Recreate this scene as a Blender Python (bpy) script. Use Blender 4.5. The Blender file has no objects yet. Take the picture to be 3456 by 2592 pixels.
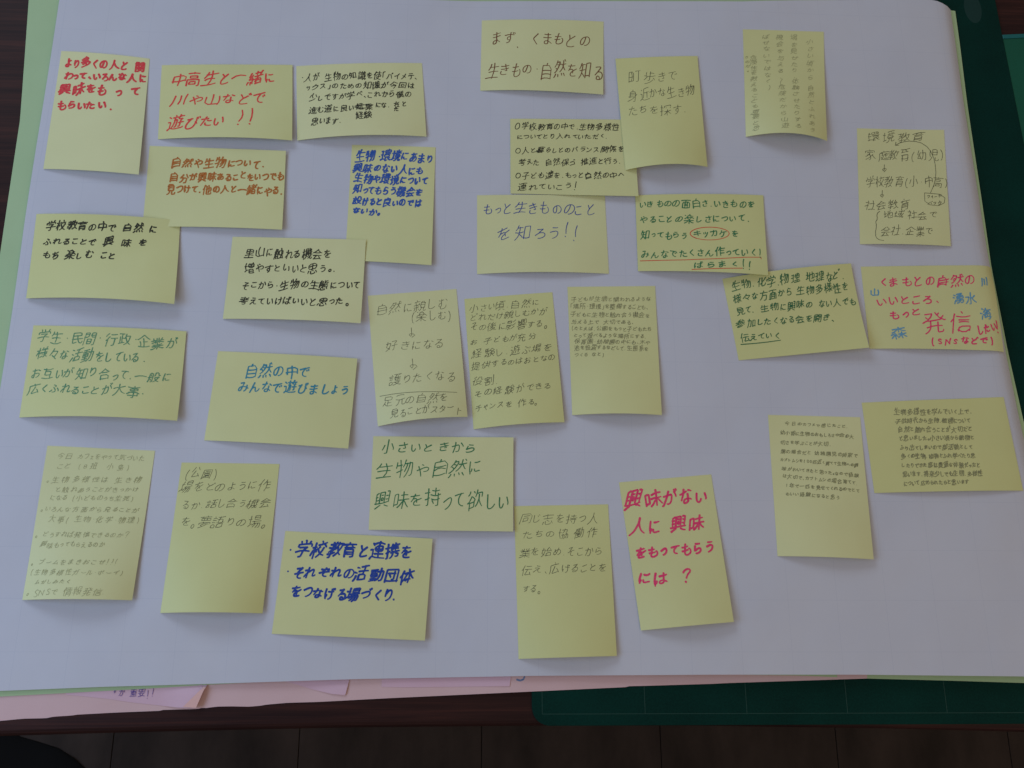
import bpy, math, random
from mathutils import Vector, Matrix, noise
R = math.radians
scene = bpy.context.scene
COL = scene.collection
MM = 0.001                      # every table below is in millimetres, origin on the table top

# ------------------------------------------------------------------ camera
CAM = {'loc':[-0.053116,-0.303441,0.975416],'r':[0.9985396,-0.0011675,0.0540125],'u':[-0.0149093,0.9549867,0.2962736],'f':[0.0519271,0.2966462,-0.9535747],'lens':33.7312}
cam = bpy.data.cameras.new('camera')
cam.lens = CAM['lens']; cam.sensor_width = 36; cam.clip_start = 0.01; cam.clip_end = 50
cam_ob = bpy.data.objects.new('camera', cam); COL.objects.link(cam_ob)
m = Matrix([CAM['r'], CAM['u'], [-t for t in CAM['f']]]).transposed().to_4x4()
m.translation = Vector(CAM['loc'])
cam_ob.matrix_world = m
scene.camera = cam_ob

# ------------------------------------------------------------------ room light
world = bpy.data.worlds.new('World'); scene.world = world
world.use_nodes = True
bg = world.node_tree.nodes['Background']
bg.inputs['Color'].default_value = (1.0, 0.87, 0.80, 1); bg.inputs['Strength'].default_value = 0.20
def area_light(name, loc, target, size, size_y, power, color):
    l = bpy.data.lights.new(name, 'AREA'); l.shape = 'RECTANGLE'; l.size = size; l.size_y = size_y
    l.energy = power; l.color = color
    o = bpy.data.objects.new(name, l); COL.objects.link(o)
    o.location = loc
    o.rotation_euler = (Vector(target) - Vector(loc)).to_track_quat('-Z', 'Y').to_euler()
    return o
area_light('window_light', (-1.8, 2.9, 1.95), (0.0, 0.0, 0), 2.3, 1.4, 41.0, (0.64, 0.79, 1.0))
area_light('left_window_light', (-1.7, -0.35, 1.05), (-0.2, -0.1, 0), 1.1, 0.9, 14.0, (0.40, 0.62, 1.0))
area_light('warm_side_light', (1.5, -1.2, 2.1), (0.3, 0, 0), 1.6, 1.6, 8.5, (1.0, 0.74, 0.48))  # added unseen warm light, tints the right side of the table
scene.view_settings.view_transform = 'Standard'; scene.view_settings.look = 'None'
scene.view_settings.exposure = 0; scene.view_settings.gamma = 1

# ------------------------------------------------------------------ surface shapes (mm)
RIGHT_EDGE = [(558.14,-300.73),(554.23,-124.47),(550.7,-53.78),(549.07,-27.35),(546.13,43.98),(545.79,71.93),(543.77,165.84),(544.47,361.02),(546.14,442.47),(547.09,494.58),(546.56,537.2)]
MAT_X = 17.78
def sstep(a, b, x):
    t = min(1.0, max(0.0, (x - a) / (b - a)))
    return t * t * (3 - 2 * t)
def edge_x(y):                      # right edge of the white sheet
    if y <= RIGHT_EDGE[0][1]: return RIGHT_EDGE[0][0]
    for (xa, ya), (xb, yb) in zip(RIGHT_EDGE, RIGHT_EDGE[1:]):
        if y <= yb: return xa + (xb - xa) * (y - ya) / (yb - ya)
    return RIGHT_EDGE[-1][0]
def support_z(x, y):                # what lies under the papers: bare wood, then the mat
    return 0.25 + 2.3 * sstep(MAT_X - 90, MAT_X + 2, x)
def wave(x, y):
    s = math.sin
    return 0.55 * s(x / 61 + y / 140 + 1) + 0.5 * s(y / 47 - x / 210) + 0.35 * s(x / 33 - y / 52 + 2)
def sheet_z(x, y):                  # top of the big white sheet
    d = edge_x(y) - x
    hr = 1.5 + 7.0 * sstep(-60, 330, x)
    u = min(1.0, max(0.0, d / 26.0))
    return support_z(x, y) + 1.6 + wave(x, y) * min(1, max(0, d / 60)) + hr * (math.sqrt(max(0.0, 1 - (1 - u) ** 2)) if d > 0 else 0)

GLYPH = {
'!':[[13,25,13,63],[12,85,14,88]],
'(':[[28,19,22,27,16,39,13,49,11,65,16,90,22,99,29,99]],
')':[[5,20,15,37,20,56,20,74,17,86,11,99,5,99]],
'0':[[32,26,27,24,20,25,12,32,9,40,8,59,9,67,14,77,18,81,22,82,28,82,34,79,38,74,41,63,41,44,38,33,32,26]],
'1':[[25,25,25,82]],
'?':[[10,26,15,24,19,25,23,33,20,45,12,58,13,66],[13,85,15,88]],
'B':[[12,53,34,53,43,58,46,61,48,71,46,77,41,80,29,83,14,82,12,81,12,26,14,24,30,24,40,29,42,34,42,39,40,45,35,49,34,53]],
'N':[[13,31,22,34,57,74,64,77],[13,31,12,34,12,82],[65,25,65,82]],
'S':[[39,33,35,26,28,23,23,23,13,27,9,34,9,38,12,44,31,58,34,62,37,71,35,78,28,82,22,83,15,82,9,80,5,73]],
'○':[[23,27,33,20,41,18,49,18,61,22,70,29,77,43,77,57,76,63,68,75,56,82,40,83,29,80,20,73,15,65,12,56,12,48,15,38,23,27]],
'、':[[12,71,27,86]],
'。':[[24,89,19,90,14,89,10,86,8,83,8,73,14,66,24,66,28,69,30,73,31,77,30,83,27,87,24,89]],
'々':[[39,33,74,33,76,34,75,39,71,48,58,71],[44,13,40,23,39,32,34,35,25,51,18,61],[39,62,51,69,58,71,59,75,70,83]],
'「':[[92,7,71,7,68,8,68,63]],
'」':[[30,35,30,91,27,92,7,92]],
'あ':[[64,40,62,50,56,60,48,69,42,72],[18,24,49,24,74,21],[42,12,39,35,39,61,43,83],[42,78,25,83,19,82,15,78,15,70,17,65,21,58,28,51,34,47,38,47,41,43,53,40,66,41,77,45,82,51,85,58,85,67,83,73,77,80,70,84,60,87,57,86]],
'い':[[17,22,18,51,21,67,25,76,28,79,33,82,40,81,46,73,48,67,49,61],[73,26,84,54,86,65,84,70]],
'う':[[33,14,55,17,67,17],[22,42,41,37,58,36,68,40,74,48,74,59,70,70,63,77,55,81,49,84,38,86]],
'え':[[61,38,59,44,48,55,46,61],[22,40,51,37,61,38],[34,13,66,17],[17,86,39,64,45,61,51,63,54,66,59,80,63,85,67,86,85,86]],
'お':[[73,24,90,34],[17,30,34,30,56,26],[36,12,35,32,36,81,33,85,27,85,20,82,15,76,15,70,18,65,25,60,34,56,36,53,50,50,68,50,74,53,79,58,81,62,81,71,78,76,72,81,61,85,56,85]],
'か':[[76,25,89,50,89,58],[37,14,36,30,33,35,32,44,25,63,16,84],[12,35,51,33,58,34,61,38,63,45,62,64,56,82,50,85,40,85,38,85,35,82]],
'が':[[32,34,34,34],[76,10,81,19,84,21],[88,8,92,15],[74,26,85,45,88,55],[38,13,36,15,35,29,25,60,16,82,13,86,9,86],[11,35,54,34,57,35,60,40,61,61,59,73,55,82,48,86,40,86,35,83]],
'き':[[25,63,23,68,23,75,24,79,30,84,40,87,67,87,69,85],[53,23,56,23],[60,42,63,42],[22,23,50,24,75,20],[52,12,54,22,56,24,56,29,60,41,64,44,64,48,71,61,70,64,56,62],[21,44,53,44,80,39]],
'く':[[58,19,30,42,28,44,26,49,28,53,33,59,60,82]],
'け':[[26,59,23,71,19,73],[44,34,78,34,86,33,88,32],[71,14,72,47,69,68,63,80,55,87,50,87],[20,14,15,56,17,71,20,77,20,83]],
'げ':[[90,9,93,17],[80,12,83,20],[25,60,22,73,18,76],[69,15,69,61,67,69,63,79,57,85,52,89,48,89],[42,36,67,36,86,34],[19,16,15,41,14,58,16,74,18,76,19,85,22,88]],
'こ':[[27,22,70,22,73,21],[23,59,21,69,23,76,30,82,47,85,70,84,78,83]],
'さ':[[28,58,26,59,24,62,23,71,24,78,29,82,45,87,71,86],[58,29,61,29],[20,29,56,30,78,26,82,24],[55,12,58,28,62,31,62,35,72,56,71,58,56,58]],
'し':[[28,14,27,70,29,77,32,83,41,87,60,86,74,79,82,71]],
'じ':[[59,23,65,34],[72,17,77,28],[27,14,26,73,30,83,36,87,42,88,58,87,71,81,82,71]],
'す':[[13,26,88,25],[58,12,57,15,57,41,60,52,60,58,57,68,57,71,55,76,46,83,36,87,33,86],[57,41,43,41,38,45,34,51,34,58,38,64,45,67,52,66,54,67,54,70,55,69]],
'ず':[[72,11,75,18],[84,9,88,16],[11,27,85,26],[55,13,54,16,54,42,57,53,57,59,54,69,53,75,49,80,43,84,34,88,30,87],[54,42,42,42,38,43,34,46,31,52,31,59,35,65,42,68,50,67,51,70,52,70]],
'せ':[[29,18,29,65,30,75,33,80,42,84,76,83],[69,15,69,49,67,58,65,61,53,61],[8,41,25,40,30,38,78,35,88,34]],
'そ':[[63,17,60,23,39,41,37,47],[28,17,44,16,63,17],[49,49,47,54,40,63,39,69,41,77,45,81,49,84,61,87,69,87],[13,51,25,50,36,47,49,49,59,46,82,45]],
'ぞ':[[46,48,44,53,39,59,36,66,37,76,43,82,49,85,60,87,67,86],[25,17,60,16],[60,16,57,23,36,41,34,47],[72,27,75,34],[82,23,86,31],[11,51,27,49,32,47,46,48,56,46,80,45]],
'た':[[50,67,51,78,54,81,58,83,68,85,74,85,85,84,90,81],[34,29,37,28],[56,43,83,42],[15,29,46,28,55,26,57,23],[41,11,38,13,37,27,34,30,32,45,19,84]],
'だ':[[31,31,34,29],[85,13,90,22],[74,17,78,26],[48,68,48,79,52,83,61,86,79,86,83,84],[52,44,73,43,81,44],[9,29,12,31,29,31,35,29,45,29,53,27],[35,15,34,28,31,32,29,46,16,85]],
'ち':[[27,58,48,50,63,49,74,53,79,61,79,68,77,75,67,83,54,86,37,86,32,83],[15,27,49,27,72,24,75,22],[36,13,36,23,33,28,27,58,23,64,20,65]],
'っ':[[22,50,52,41,67,41,74,45,77,49,79,54,79,62,75,72,67,78,55,83,43,84]],
'つ':[[13,38,42,29,55,27,71,28,78,32,81,36,84,41,85,51,82,60,79,65,71,73,59,77,51,80,39,81]],
'づ':[[86,10,90,18],[11,40,45,30,63,29,70,30,75,33,81,40,83,45,83,55,80,64,78,67,69,74,57,79,38,83],[74,13,78,21]],
'て':[[59,22,57,27,50,34,44,43,42,51,42,59,45,71,53,78,66,84,74,84],[13,25,48,21,60,22,65,20,83,19]],
'で':[[83,35,87,43],[73,40,75,47],[13,25,23,25,45,22,53,22,55,24,69,20,82,19],[54,24,56,28,46,39,42,49,41,58,44,70,52,79,63,84,74,85]],
'と':[[28,14,40,43],[75,27,48,41,40,43,38,48,29,56,26,61,25,72,26,76,30,81,39,84,65,85,79,83,81,82]],
'ど':[[87,9,92,19],[25,17,38,44],[76,14,80,22],[70,30,46,42,38,44,37,48,29,54,24,61,22,71,24,78,29,83,38,86,65,86,76,84]],
'な':[[71,27,87,36],[34,29,37,27],[13,29,32,29,53,25],[64,43,65,79,63,84,55,88,48,88,40,86,36,82,37,73,40,69,48,66,64,67,66,70,73,71,83,78],[39,12,37,26,29,45,18,65]],
'に':[[26,61,23,72,19,75],[49,25,81,25],[45,64,45,75,51,80,56,82,85,81],[21,16,16,52,16,67,17,74,19,75,19,85]],
'の':[[50,21,50,30,47,45,41,64,34,75,31,76,26,77,22,76,18,73,14,66,13,54,15,43,22,33,26,29,38,22,59,20,68,23,76,29,83,40,85,46,85,58,83,64,77,75,69,81,55,85,50,83]],
'は':[[72,69,79,71,89,78],[25,61,22,73,18,76],[43,33,75,33,84,32,87,30],[20,15,15,54,15,67,16,74,18,76,18,85],[69,15,70,63,71,69,69,81,65,84,59,86,53,86,45,83,41,78,42,72,44,68,49,66,53,64,70,64]],
'ば':[[68,66,69,70],[89,9,92,17],[24,62,20,73,15,76],[79,12,82,21],[41,34,74,34,85,32],[68,15,67,18,67,80,64,85,57,87,50,87,44,85,39,81,39,75,41,71,44,68,52,65,67,66,70,70,76,71,87,79],[20,14,17,20,13,48,13,73,15,76,16,87]],
'び':[[89,9,92,17],[72,42,76,43,86,58],[78,13,82,23],[35,23,32,31,21,49,18,62,18,72,19,78,24,84,31,88,43,89,57,84,64,77,66,71,70,59,70,45,72,41,68,21,69,19],[14,24,35,23,42,20]],
'ふ':[[39,16,43,16,59,24,60,27,59,30,55,33],[75,53,85,66,89,76,89,82],[11,78,16,76,29,64],[42,45,52,57,57,64,60,71,60,79,57,83,53,85,35,85]],
'ぶ':[[74,55,81,65,87,79],[39,16,57,25,58,29,57,31,54,33],[86,21,91,30],[40,46,55,65,58,72,58,79,55,83,50,86,32,85],[74,25,79,34],[7,80,16,75,26,65]],
'へ':[[13,60,35,33,42,30,48,34,83,73]],
'べ':[[12,62,33,35,37,32,41,31,47,34,69,61,87,79],[80,19,86,30],[67,24,73,34]],
'ま':[[52,65,53,68],[22,44,50,46,79,43],[23,23,37,25,78,23],[52,11,53,79,49,85,39,88,28,86,23,82,23,73,27,68,35,65,48,65,65,71,76,77,81,82]],
'み':[[77,60,86,63,89,65,90,68],[26,18,51,17,54,18,52,26,46,39,45,47],[40,48,39,56,29,75,25,78,18,79,13,76,11,74,11,65,15,58,19,53,30,48,44,47,54,48,73,54,77,55],[79,40,77,60,73,70,64,81,54,87]],
'む':[[72,24,77,28,85,36],[32,43,21,44,16,49,14,55,14,63,16,67,23,71,29,70],[10,23,13,25,21,27,31,27,50,24],[32,13,32,42,35,55,33,64,29,70,29,78,32,83,41,87,60,87,69,85,74,82,77,79,77,66]],
'め':[[28,39,21,43,14,55,12,63,14,74,16,77,19,79,25,80,32,76,42,68],[61,13,60,25,57,29,51,48,46,58,42,62],[28,34,49,28,64,29,71,31,75,35,79,38,83,44,85,51,85,60,82,71,78,77,68,83,56,86],[25,17,23,20,26,31,28,35,28,39,37,58,42,63,42,68]],
'も':[[13,52,28,55,57,54],[14,27,31,30,57,30],[40,11,38,17,35,50,33,57,33,71,34,77,37,82,48,87,60,87,74,82,79,78,81,72,81,60,75,50,70,47]],
'や':[[43,11,46,12,52,16],[22,20,29,36,33,41,45,75,49,87],[11,47,24,41,28,41,34,37,54,29,63,27,73,27,81,31,86,37,86,46,84,50,80,54,73,57,57,57]],
'ょ':[[49,44,73,43],[49,30,49,84,47,87,43,89,33,89,27,88,23,83,23,78,28,72,43,69,48,70,51,73,58,74,74,83]],
'よ':[[49,63,50,66],[49,33,70,33,79,31],[49,12,49,15,49,50,50,66,49,82,42,87,30,87,23,85,18,81,17,76,18,70,24,66,31,63,49,63,51,66,64,70,77,78]],
'ら':[[24,58,29,57,39,51,51,47,63,47,73,51,79,59,79,68,78,73,69,82,53,86,36,86,31,83],[35,14,67,20],[26,31,23,59,22,63,21,63]],
'り':[[26,40,31,37,35,31,41,24,51,18,59,18,65,21,68,25,72,34,74,40,73,54,69,68,64,75,59,79,49,84,39,87],[28,12,25,33,26,41,25,53,25,60]],
'る':[[27,18,46,17,64,18],[41,45,44,46,59,45,65,46,73,50,78,56,80,62,79,73,74,80,68,84,55,87,41,86,36,84,34,81,34,73,39,68,44,67,52,69,57,74,61,85],[64,18,61,24,43,40,41,45,32,50,17,62]],
'れ':[[28,52,23,55,10,72,10,76],[32,43,38,41,50,32,60,27,67,27,70,28,74,35,74,46,71,73,73,80,75,82,85,82,93,77,95,73],[11,31,31,29],[32,13,32,43,29,51,30,56,29,86]],
'ろ':[[27,18,60,18,63,19],[43,43,45,45],[63,19,61,25,44,39,43,43],[17,63,32,51,42,45,65,46,74,52,79,60,78,72,74,77,66,83,52,87,37,86]],
'わ':[[31,43,38,42,54,33,62,32,74,33,81,38,85,42,87,47,87,58,85,64,82,70,77,75,70,79,57,83],[28,52,23,55,10,72,10,76],[12,31,31,29],[32,13,31,44,29,51,30,56,29,86]],
'を':[[54,51,65,49,82,41],[54,56,46,58,37,65,32,73,34,82,37,85,46,87,70,87,77,85],[35,24,39,23],[15,24,46,24,70,21],[41,12,39,21,35,25,34,32,28,44,17,57],[28,44,46,42,51,45,54,50,54,70]],
'ん':[[29,53,34,52,44,49,48,49,51,51,54,56,54,71,57,82,60,85,64,86,70,86,78,82,86,73,89,65],[48,15,31,46,29,53,19,70,14,85,12,85]],
'ィ':[[50,52,50,90],[16,62,20,63,44,53,50,52,52,48,65,39]],
'イ':[[15,54,29,49,46,41,54,39],[78,16,55,37,54,84,58,89]],
'ェ':[[49,39,49,83],[20,83,80,83],[25,39,75,39]],
'カ':[[46,13,44,39,41,53,31,72,24,80,18,84],[17,31,74,31,79,32,79,54,75,78,73,82,69,84,55,83]],
'ガ':[[74,12,78,22],[85,9,89,17],[14,33,17,32,72,32,77,34,76,64,72,82,68,85,53,84],[44,14,42,40,39,54,29,73,21,82,16,85]],
'キ':[[16,35,76,26],[16,63,84,53],[43,14,44,28,46,32,50,56,51,59,56,87]],
'ク':[[47,12,44,18,43,25],[18,47,25,42,41,25,77,26,79,28,76,41,67,56,61,64,55,70,42,80,28,86,25,85]],
'ケ':[[36,12,34,15,31,31],[60,32,58,50,51,68,44,77,37,84,29,85],[12,52,17,48,27,34,30,31,86,31]],
'ゴ':[[20,27,77,27,77,82],[84,6,89,14],[18,82,77,82],[72,9,76,17]],
'シ':[[23,84,40,79,64,65,77,52,84,43,85,40],[31,17,44,24],[17,39,29,46]],
'ス':[[56,57,65,64,82,83],[22,22,25,21,69,21,71,23,70,30,57,51,56,56,51,58,36,73,17,83]],
'タ':[[42,47,63,61,74,69],[43,23,46,24,77,24,79,26,79,31,66,58,53,71,34,83,26,86,20,85],[47,11,42,23,39,25,22,44,16,48]],
'チ':[[12,46,86,46],[50,21,50,54,48,63,43,74,37,81,30,85,25,85],[22,22,50,21,74,16]],
'ッ':[[23,39,28,55],[46,34,50,48,49,51],[78,38,72,56,63,71,49,83,38,89,34,88]],
'テ':[[51,42,50,60,45,74,34,85,25,86],[25,18,74,18,76,17],[14,42,86,42]],
'ト':[[38,42,48,43,77,55],[38,14,37,17,37,86]],
'ド':[[34,43,44,44,75,57],[76,15,82,24],[64,19,70,30],[34,15,34,86]],
'バ':[[62,25,77,59,84,83],[37,25,34,26,31,42,23,64,13,83],[86,9,92,19],[75,14,79,22]],
'フ':[[19,21,74,21,77,22,79,24,74,44,71,51,63,63,48,76,39,81,31,83]],
'ブ':[[86,6,91,13],[17,23,76,23],[74,9,78,15,76,23,77,27,74,41,68,55,60,66,49,75,32,84,29,85,26,83]],
'ボ':[[86,10,90,18],[26,53,15,70],[74,12,78,21],[73,53,84,72],[49,15,48,84,45,87,35,87,32,85],[13,32,83,32]],
'ム':[[49,14,45,17,28,71,26,79],[13,80,54,77,79,73],[70,52,78,67,79,73,82,75,86,83,85,88]],
'メ':[[74,18,63,43,47,63,29,78,20,84,16,84],[30,34,55,51,58,55,72,65,80,75]],
'ャ':[[36,29,35,32,38,48,41,50,41,53,51,89,50,93],[20,52,36,50,70,42,76,42,77,45,76,50,63,65]],
'ラ':[[27,17,75,17],[19,40,77,40,80,41,79,49,76,56,71,64,65,71,60,75,45,84,38,86,34,84]],
'ル':[[31,16,28,59,21,75,13,84],[57,16,56,19,57,81,58,81,63,81,70,76,80,69,88,60]],
'ン':[[24,20,41,34],[22,83,43,77,56,70,66,62,84,43,87,33]],
'・':[[49,49,49,50]],
'ー':[[15,49,83,49]],
'一':[[9,48,91,48]],
'上':[[46,39,83,39],[9,86,90,86],[46,9,46,86]],
'与':[[9,67,63,67],[27,21,82,21],[28,10,27,21,23,38,23,46,81,46,83,47,83,58,81,70,75,87,73,89,68,90,55,90,50,87]],
'中':[[13,58,85,58],[49,9,49,90],[13,64,13,27,16,25,85,25,85,64]],
'事':[[49,38,22,38,21,36,22,26,75,26,78,27,78,36,77,38,49,38],[10,14,89,14],[17,77,80,77],[18,51,79,51,80,54,80,77],[8,63,91,63],[49,9,48,88,46,91,35,92]],
'互':[[9,87,90,87],[12,13,87,13],[33,13,33,23,26,55,26,64,68,64],[31,35,34,36,71,37,72,46,70,61,68,65,66,87]],
'人':[[49,35,53,39,57,52,71,74,89,88],[49,9,48,35,46,38,41,51,34,66,30,73,23,79,11,88]],
'今':[[10,40,19,36,29,29,46,13,50,12,53,13,74,31,86,39,91,40],[45,35,57,45],[21,56,73,56,75,57,73,64,51,91]],
'他':[[65,32,64,35],[8,43,12,38,18,35],[43,18,43,78,44,87,52,90,80,90,86,89,89,87,91,81,90,77,89,75],[31,47,41,44,44,40,62,36,66,32,87,27,87,56,85,63,77,65],[65,8,65,69],[31,8,28,9,20,26,18,34,19,90]],
'代':[[22,34,17,36,11,43],[75,9,79,12],[36,41,90,34],[58,9,59,36,61,40,64,61,69,76,77,87,81,89,86,89,89,88,90,85,92,74],[32,9,24,26,22,33,24,37,24,90]],
'企':[[24,53,24,88],[7,39,10,40,21,34,34,25,46,13,49,12,74,31,89,40,92,39],[49,58,78,58],[49,35,49,88],[12,88,88,88]],
'会':[[25,33,30,38,67,38,70,37,74,32],[65,68,74,77,75,83],[50,12,58,19,75,32,89,37],[12,58,87,58],[11,39,25,33,26,30,37,23,46,14,50,12],[19,88,25,85,42,86,76,83,80,84,84,90],[41,58,38,66,26,80,26,81,28,83,27,84]],
'伝':[[42,15,84,15],[56,44,56,50,43,76,41,83,49,83,82,79],[18,36,12,39,8,45],[35,44,90,44],[76,62,81,72,82,78,85,81,89,89],[30,8,28,10,20,26,18,35,20,40,20,90]],
'体':[[59,31,54,36,43,58,31,74],[64,31,67,28,90,28],[18,36,11,40,8,44,7,48],[45,73,76,73],[61,8,61,90],[26,9,20,25,18,34,19,90],[33,28,55,28,59,30,64,31,68,35,79,58,91,73]],
'作':[[60,45,89,45],[60,67,90,67],[20,36,13,39,8,44,8,48],[50,23,53,24,91,24],[60,24,60,90],[32,8,30,10,22,25,20,34,21,90],[53,10,50,23,47,25,36,43]],
'使':[[19,34,13,36,6,46],[52,79,56,79],[35,18,91,18],[63,34,88,35,88,53,87,55,38,55,38,35,63,34],[40,64,44,70,52,78,58,81,76,88,89,91,92,89],[63,8,63,55,61,65,57,77,43,88,36,90,30,89],[29,9,21,25,19,33,21,37,21,91]],
'供':[[49,74,43,83,34,90],[18,35,12,38,8,43,6,47],[78,76,89,90],[49,9,49,60],[75,9,75,59],[37,29,90,29],[34,60,91,60],[28,9,20,26,18,35,20,39,20,90]],
'係':[[18,35,13,38,7,46],[61,36,59,42,49,50,46,56],[43,70,36,82],[80,70,89,83],[61,56,61,87,60,90,52,91],[55,15,54,22,47,30,45,34],[36,16,56,15,80,11,88,12],[38,58,44,56,61,56,68,54,83,53],[27,9,20,25,18,35,20,39,20,90],[79,43,83,52,86,54,89,59],[40,36,45,35,62,36,67,34,77,26,81,26]],
'保':[[66,58,69,56,90,56],[63,36,44,36,41,35,41,15,42,12,45,11,84,12,85,14,85,35,82,36,63,36],[19,34,13,37,8,43,7,46],[61,58,45,77,33,85],[63,36,63,91],[32,8,29,10,21,25,19,34,21,38,21,90],[34,56,57,56,61,58,66,59,78,74,92,85]],
'信':[[59,9,62,15],[41,37,83,37],[34,23,91,23],[41,52,82,52],[19,35,13,38,7,45],[40,87,40,67,82,66,84,67,84,87],[40,87,84,87],[27,9,21,23,19,34,20,91]],
'備':[[17,36,12,39,8,44,7,52],[29,55,33,52,40,51],[47,34,50,34],[40,62,85,62],[40,77,85,77],[74,9,74,34],[35,17,87,17],[63,49,63,88],[33,34,89,34],[42,47,63,49,82,48,85,49,85,87,83,91,79,91],[50,8,50,33,46,35,42,46,40,49,40,90],[25,9,19,24,17,35,19,40,19,90]],
'働':[[16,35,10,39,7,45,6,49],[63,85,62,90],[30,49,61,49],[31,72,61,72],[30,25,61,25,68,30,88,30,90,31,90,68,88,84,85,90,77,91],[46,60,61,60,61,37,33,36,31,38,31,60,46,60],[46,13,46,85],[24,11,32,14,58,11,63,12],[24,11,18,24,16,34,18,39,18,91],[75,8,75,40,73,61,71,71,66,83,63,85,47,85,39,87,30,87]],
'僕':[[54,9,54,26],[78,27,74,43],[85,11,82,17],[64,72,67,78,76,86,87,90,92,89],[40,10,43,18],[47,27,50,43],[70,9,70,26],[8,43,12,38,18,35],[39,56,85,56],[33,26,91,26],[36,43,89,43],[28,9,20,25,18,34,19,90],[62,44,62,71,55,80,49,85,36,91,33,90],[32,70,57,70,63,72,67,70,91,70]],
'元':[[34,43,34,56,28,74,20,84,10,89],[18,15,80,15],[61,43,61,81,63,88,68,89,86,89,89,85,91,75],[9,43,89,43]],
'充':[[65,35,72,41,75,48],[37,51,37,61,31,78,24,84,12,90],[38,24,36,31,24,45,23,51],[49,9,51,14,51,23],[60,50,60,82,63,88,68,89,82,89,87,88,89,86,91,79,88,72],[11,23,88,23],[18,53,21,51,29,52,49,51,67,50,76,48,81,50,84,54]],
'児':[[18,10,18,56],[40,34,82,34],[35,64,33,71,27,81,21,87,9,90],[61,66,61,83,62,89,64,90,69,91,83,91,88,90,90,87,91,79],[82,34,82,12,43,11,40,12,40,53,41,55,81,55,82,53,82,34]],
'入':[[49,34,47,36,41,54,32,70,20,82,12,88,5,88],[34,12,46,24,50,35,55,37,71,68,81,80,90,87,92,93]],
'公':[[35,10,22,32,12,44],[48,40,36,60,25,75,23,83],[23,83,68,81,76,79],[65,11,67,17,81,36],[66,60,74,72,76,78,80,80,85,89]],
'出':[[49,9,49,84],[84,58,84,90],[18,17,18,42,20,43,79,43,80,41,80,17],[14,58,14,83,15,85,84,85]],
'分':[[65,10,76,29,89,42],[41,45,40,58,32,76,24,84,13,89],[17,40,23,45,75,45,75,65,73,81,72,85,70,89,67,90,54,90],[34,10,28,23,18,35,17,40,11,43]],
'切':[[19,71,27,70,39,65],[61,16,60,43,57,59,48,78,37,88],[19,12,19,71],[45,16,87,16,89,17,88,57,85,83,81,89,68,90],[7,37,18,36,20,35,38,31,42,34]],
'割':[[88,8,88,86,86,90,75,91],[71,21,71,67],[32,8,34,15],[16,86,51,86],[34,15,11,16,10,17,10,26,15,31,51,30,57,24,56,17,34,15],[18,42,49,42],[9,55,56,55],[16,91,16,70,18,68,50,68,51,71,51,86],[34,26,34,68]],
'加':[[60,83,86,83],[23,9,23,36,20,59,14,80,8,89],[60,89,60,22,62,20,84,20,86,21,86,88],[9,26,42,26,45,28,43,81,39,89,30,89]],
'動':[[49,84,48,90,43,90],[56,31,87,31,89,32,88,71,86,83,83,90,72,91],[10,71,49,71],[10,48,49,48],[49,48,48,58,47,59,11,59,10,58,10,36,12,35,47,35,48,37,49,48],[7,23,50,23],[29,11,29,85],[8,12,29,11,45,9,50,10],[68,9,67,50,63,67,56,81,51,84,45,83,32,84,7,88]],
'化':[[10,44,16,37,23,34],[87,23,82,30,66,46,63,49,55,51],[36,64,39,65,48,60,54,58],[54,10,54,77,57,87,62,89,85,89,89,84,91,71],[32,9,25,24,23,33,24,91]],
'匹':[[40,13,40,30,37,50,32,61,25,68],[64,13,64,57,65,64,73,66,84,65,87,62,88,53],[87,13,14,14,13,16,13,83,15,85,89,85]],
'協':[[20,8,20,90],[67,58,88,58,90,60,90,77,88,89,86,91,80,91],[7,34,30,34],[33,58,54,58,56,60,56,77,54,89,51,92,46,91],[44,49,44,57,42,62,41,73,37,83,33,89],[76,49,76,57,73,73,69,83,64,90],[43,17,85,18,86,21,83,37,80,39,72,40],[63,8,62,16,56,29,46,39,40,41]],
'危':[[57,68,61,70,70,70,72,69,75,58,75,48,74,47,38,47,38,86,41,89,46,90,76,91,87,88,90,84,91,79],[33,12,60,14,61,17,57,30],[9,36,23,31,89,31],[37,7,34,7,33,12,29,16,20,31,19,65,14,81,8,90]],
'参':[[45,8,31,17,28,23],[28,74,31,75,40,73,63,63,69,62],[30,59,33,60,54,51,60,51],[66,39,67,46,73,52,90,62],[61,10,71,16,73,21],[44,24,40,38],[20,89,24,91,52,85,67,79,76,73,78,73],[34,40,32,46,24,55,10,62],[8,39,90,39],[21,24,26,23,44,24,74,21,78,22,83,27]],
'合':[[25,34,29,39,70,39,76,34],[23,85,76,85],[23,90,23,60,25,58,76,59,76,90],[51,13,61,23,77,34,89,39],[11,40,25,34,47,15,51,13]],
'同':[[28,30,71,30],[12,91,12,15,12,13,15,12,87,13,87,85,85,90,74,91],[33,72,65,72,66,69,66,49,64,46,34,46,33,49,33,78]],
'味':[[11,67,28,67,30,64,30,17,27,16,12,17,11,19,11,74],[44,24,86,24],[64,9,65,53,64,90],[40,48,62,49,67,56,72,59,79,71,90,83],[36,83,46,76,57,59,64,56,66,51,68,48,90,48]],
'命':[[72,78,79,77,83,75,83,49,58,49,57,91],[28,29,33,33,63,34,66,32,71,28],[16,76,37,76,39,73,39,49,36,48,17,48,16,51,16,83],[9,35,24,29,28,29,29,26,50,11,71,28,86,34,91,34]],
'回':[[11,86,11,14,12,12,14,11,84,11,87,12,87,86],[11,86,87,86],[42,63,35,63,33,61,34,35,36,34,64,35,64,63,42,63]],
'団':[[11,86,87,86],[33,47,41,58,41,62],[25,35,75,35],[62,24,62,71,60,74,49,76],[11,91,11,13,14,12,85,12,87,14,87,91]],
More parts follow.
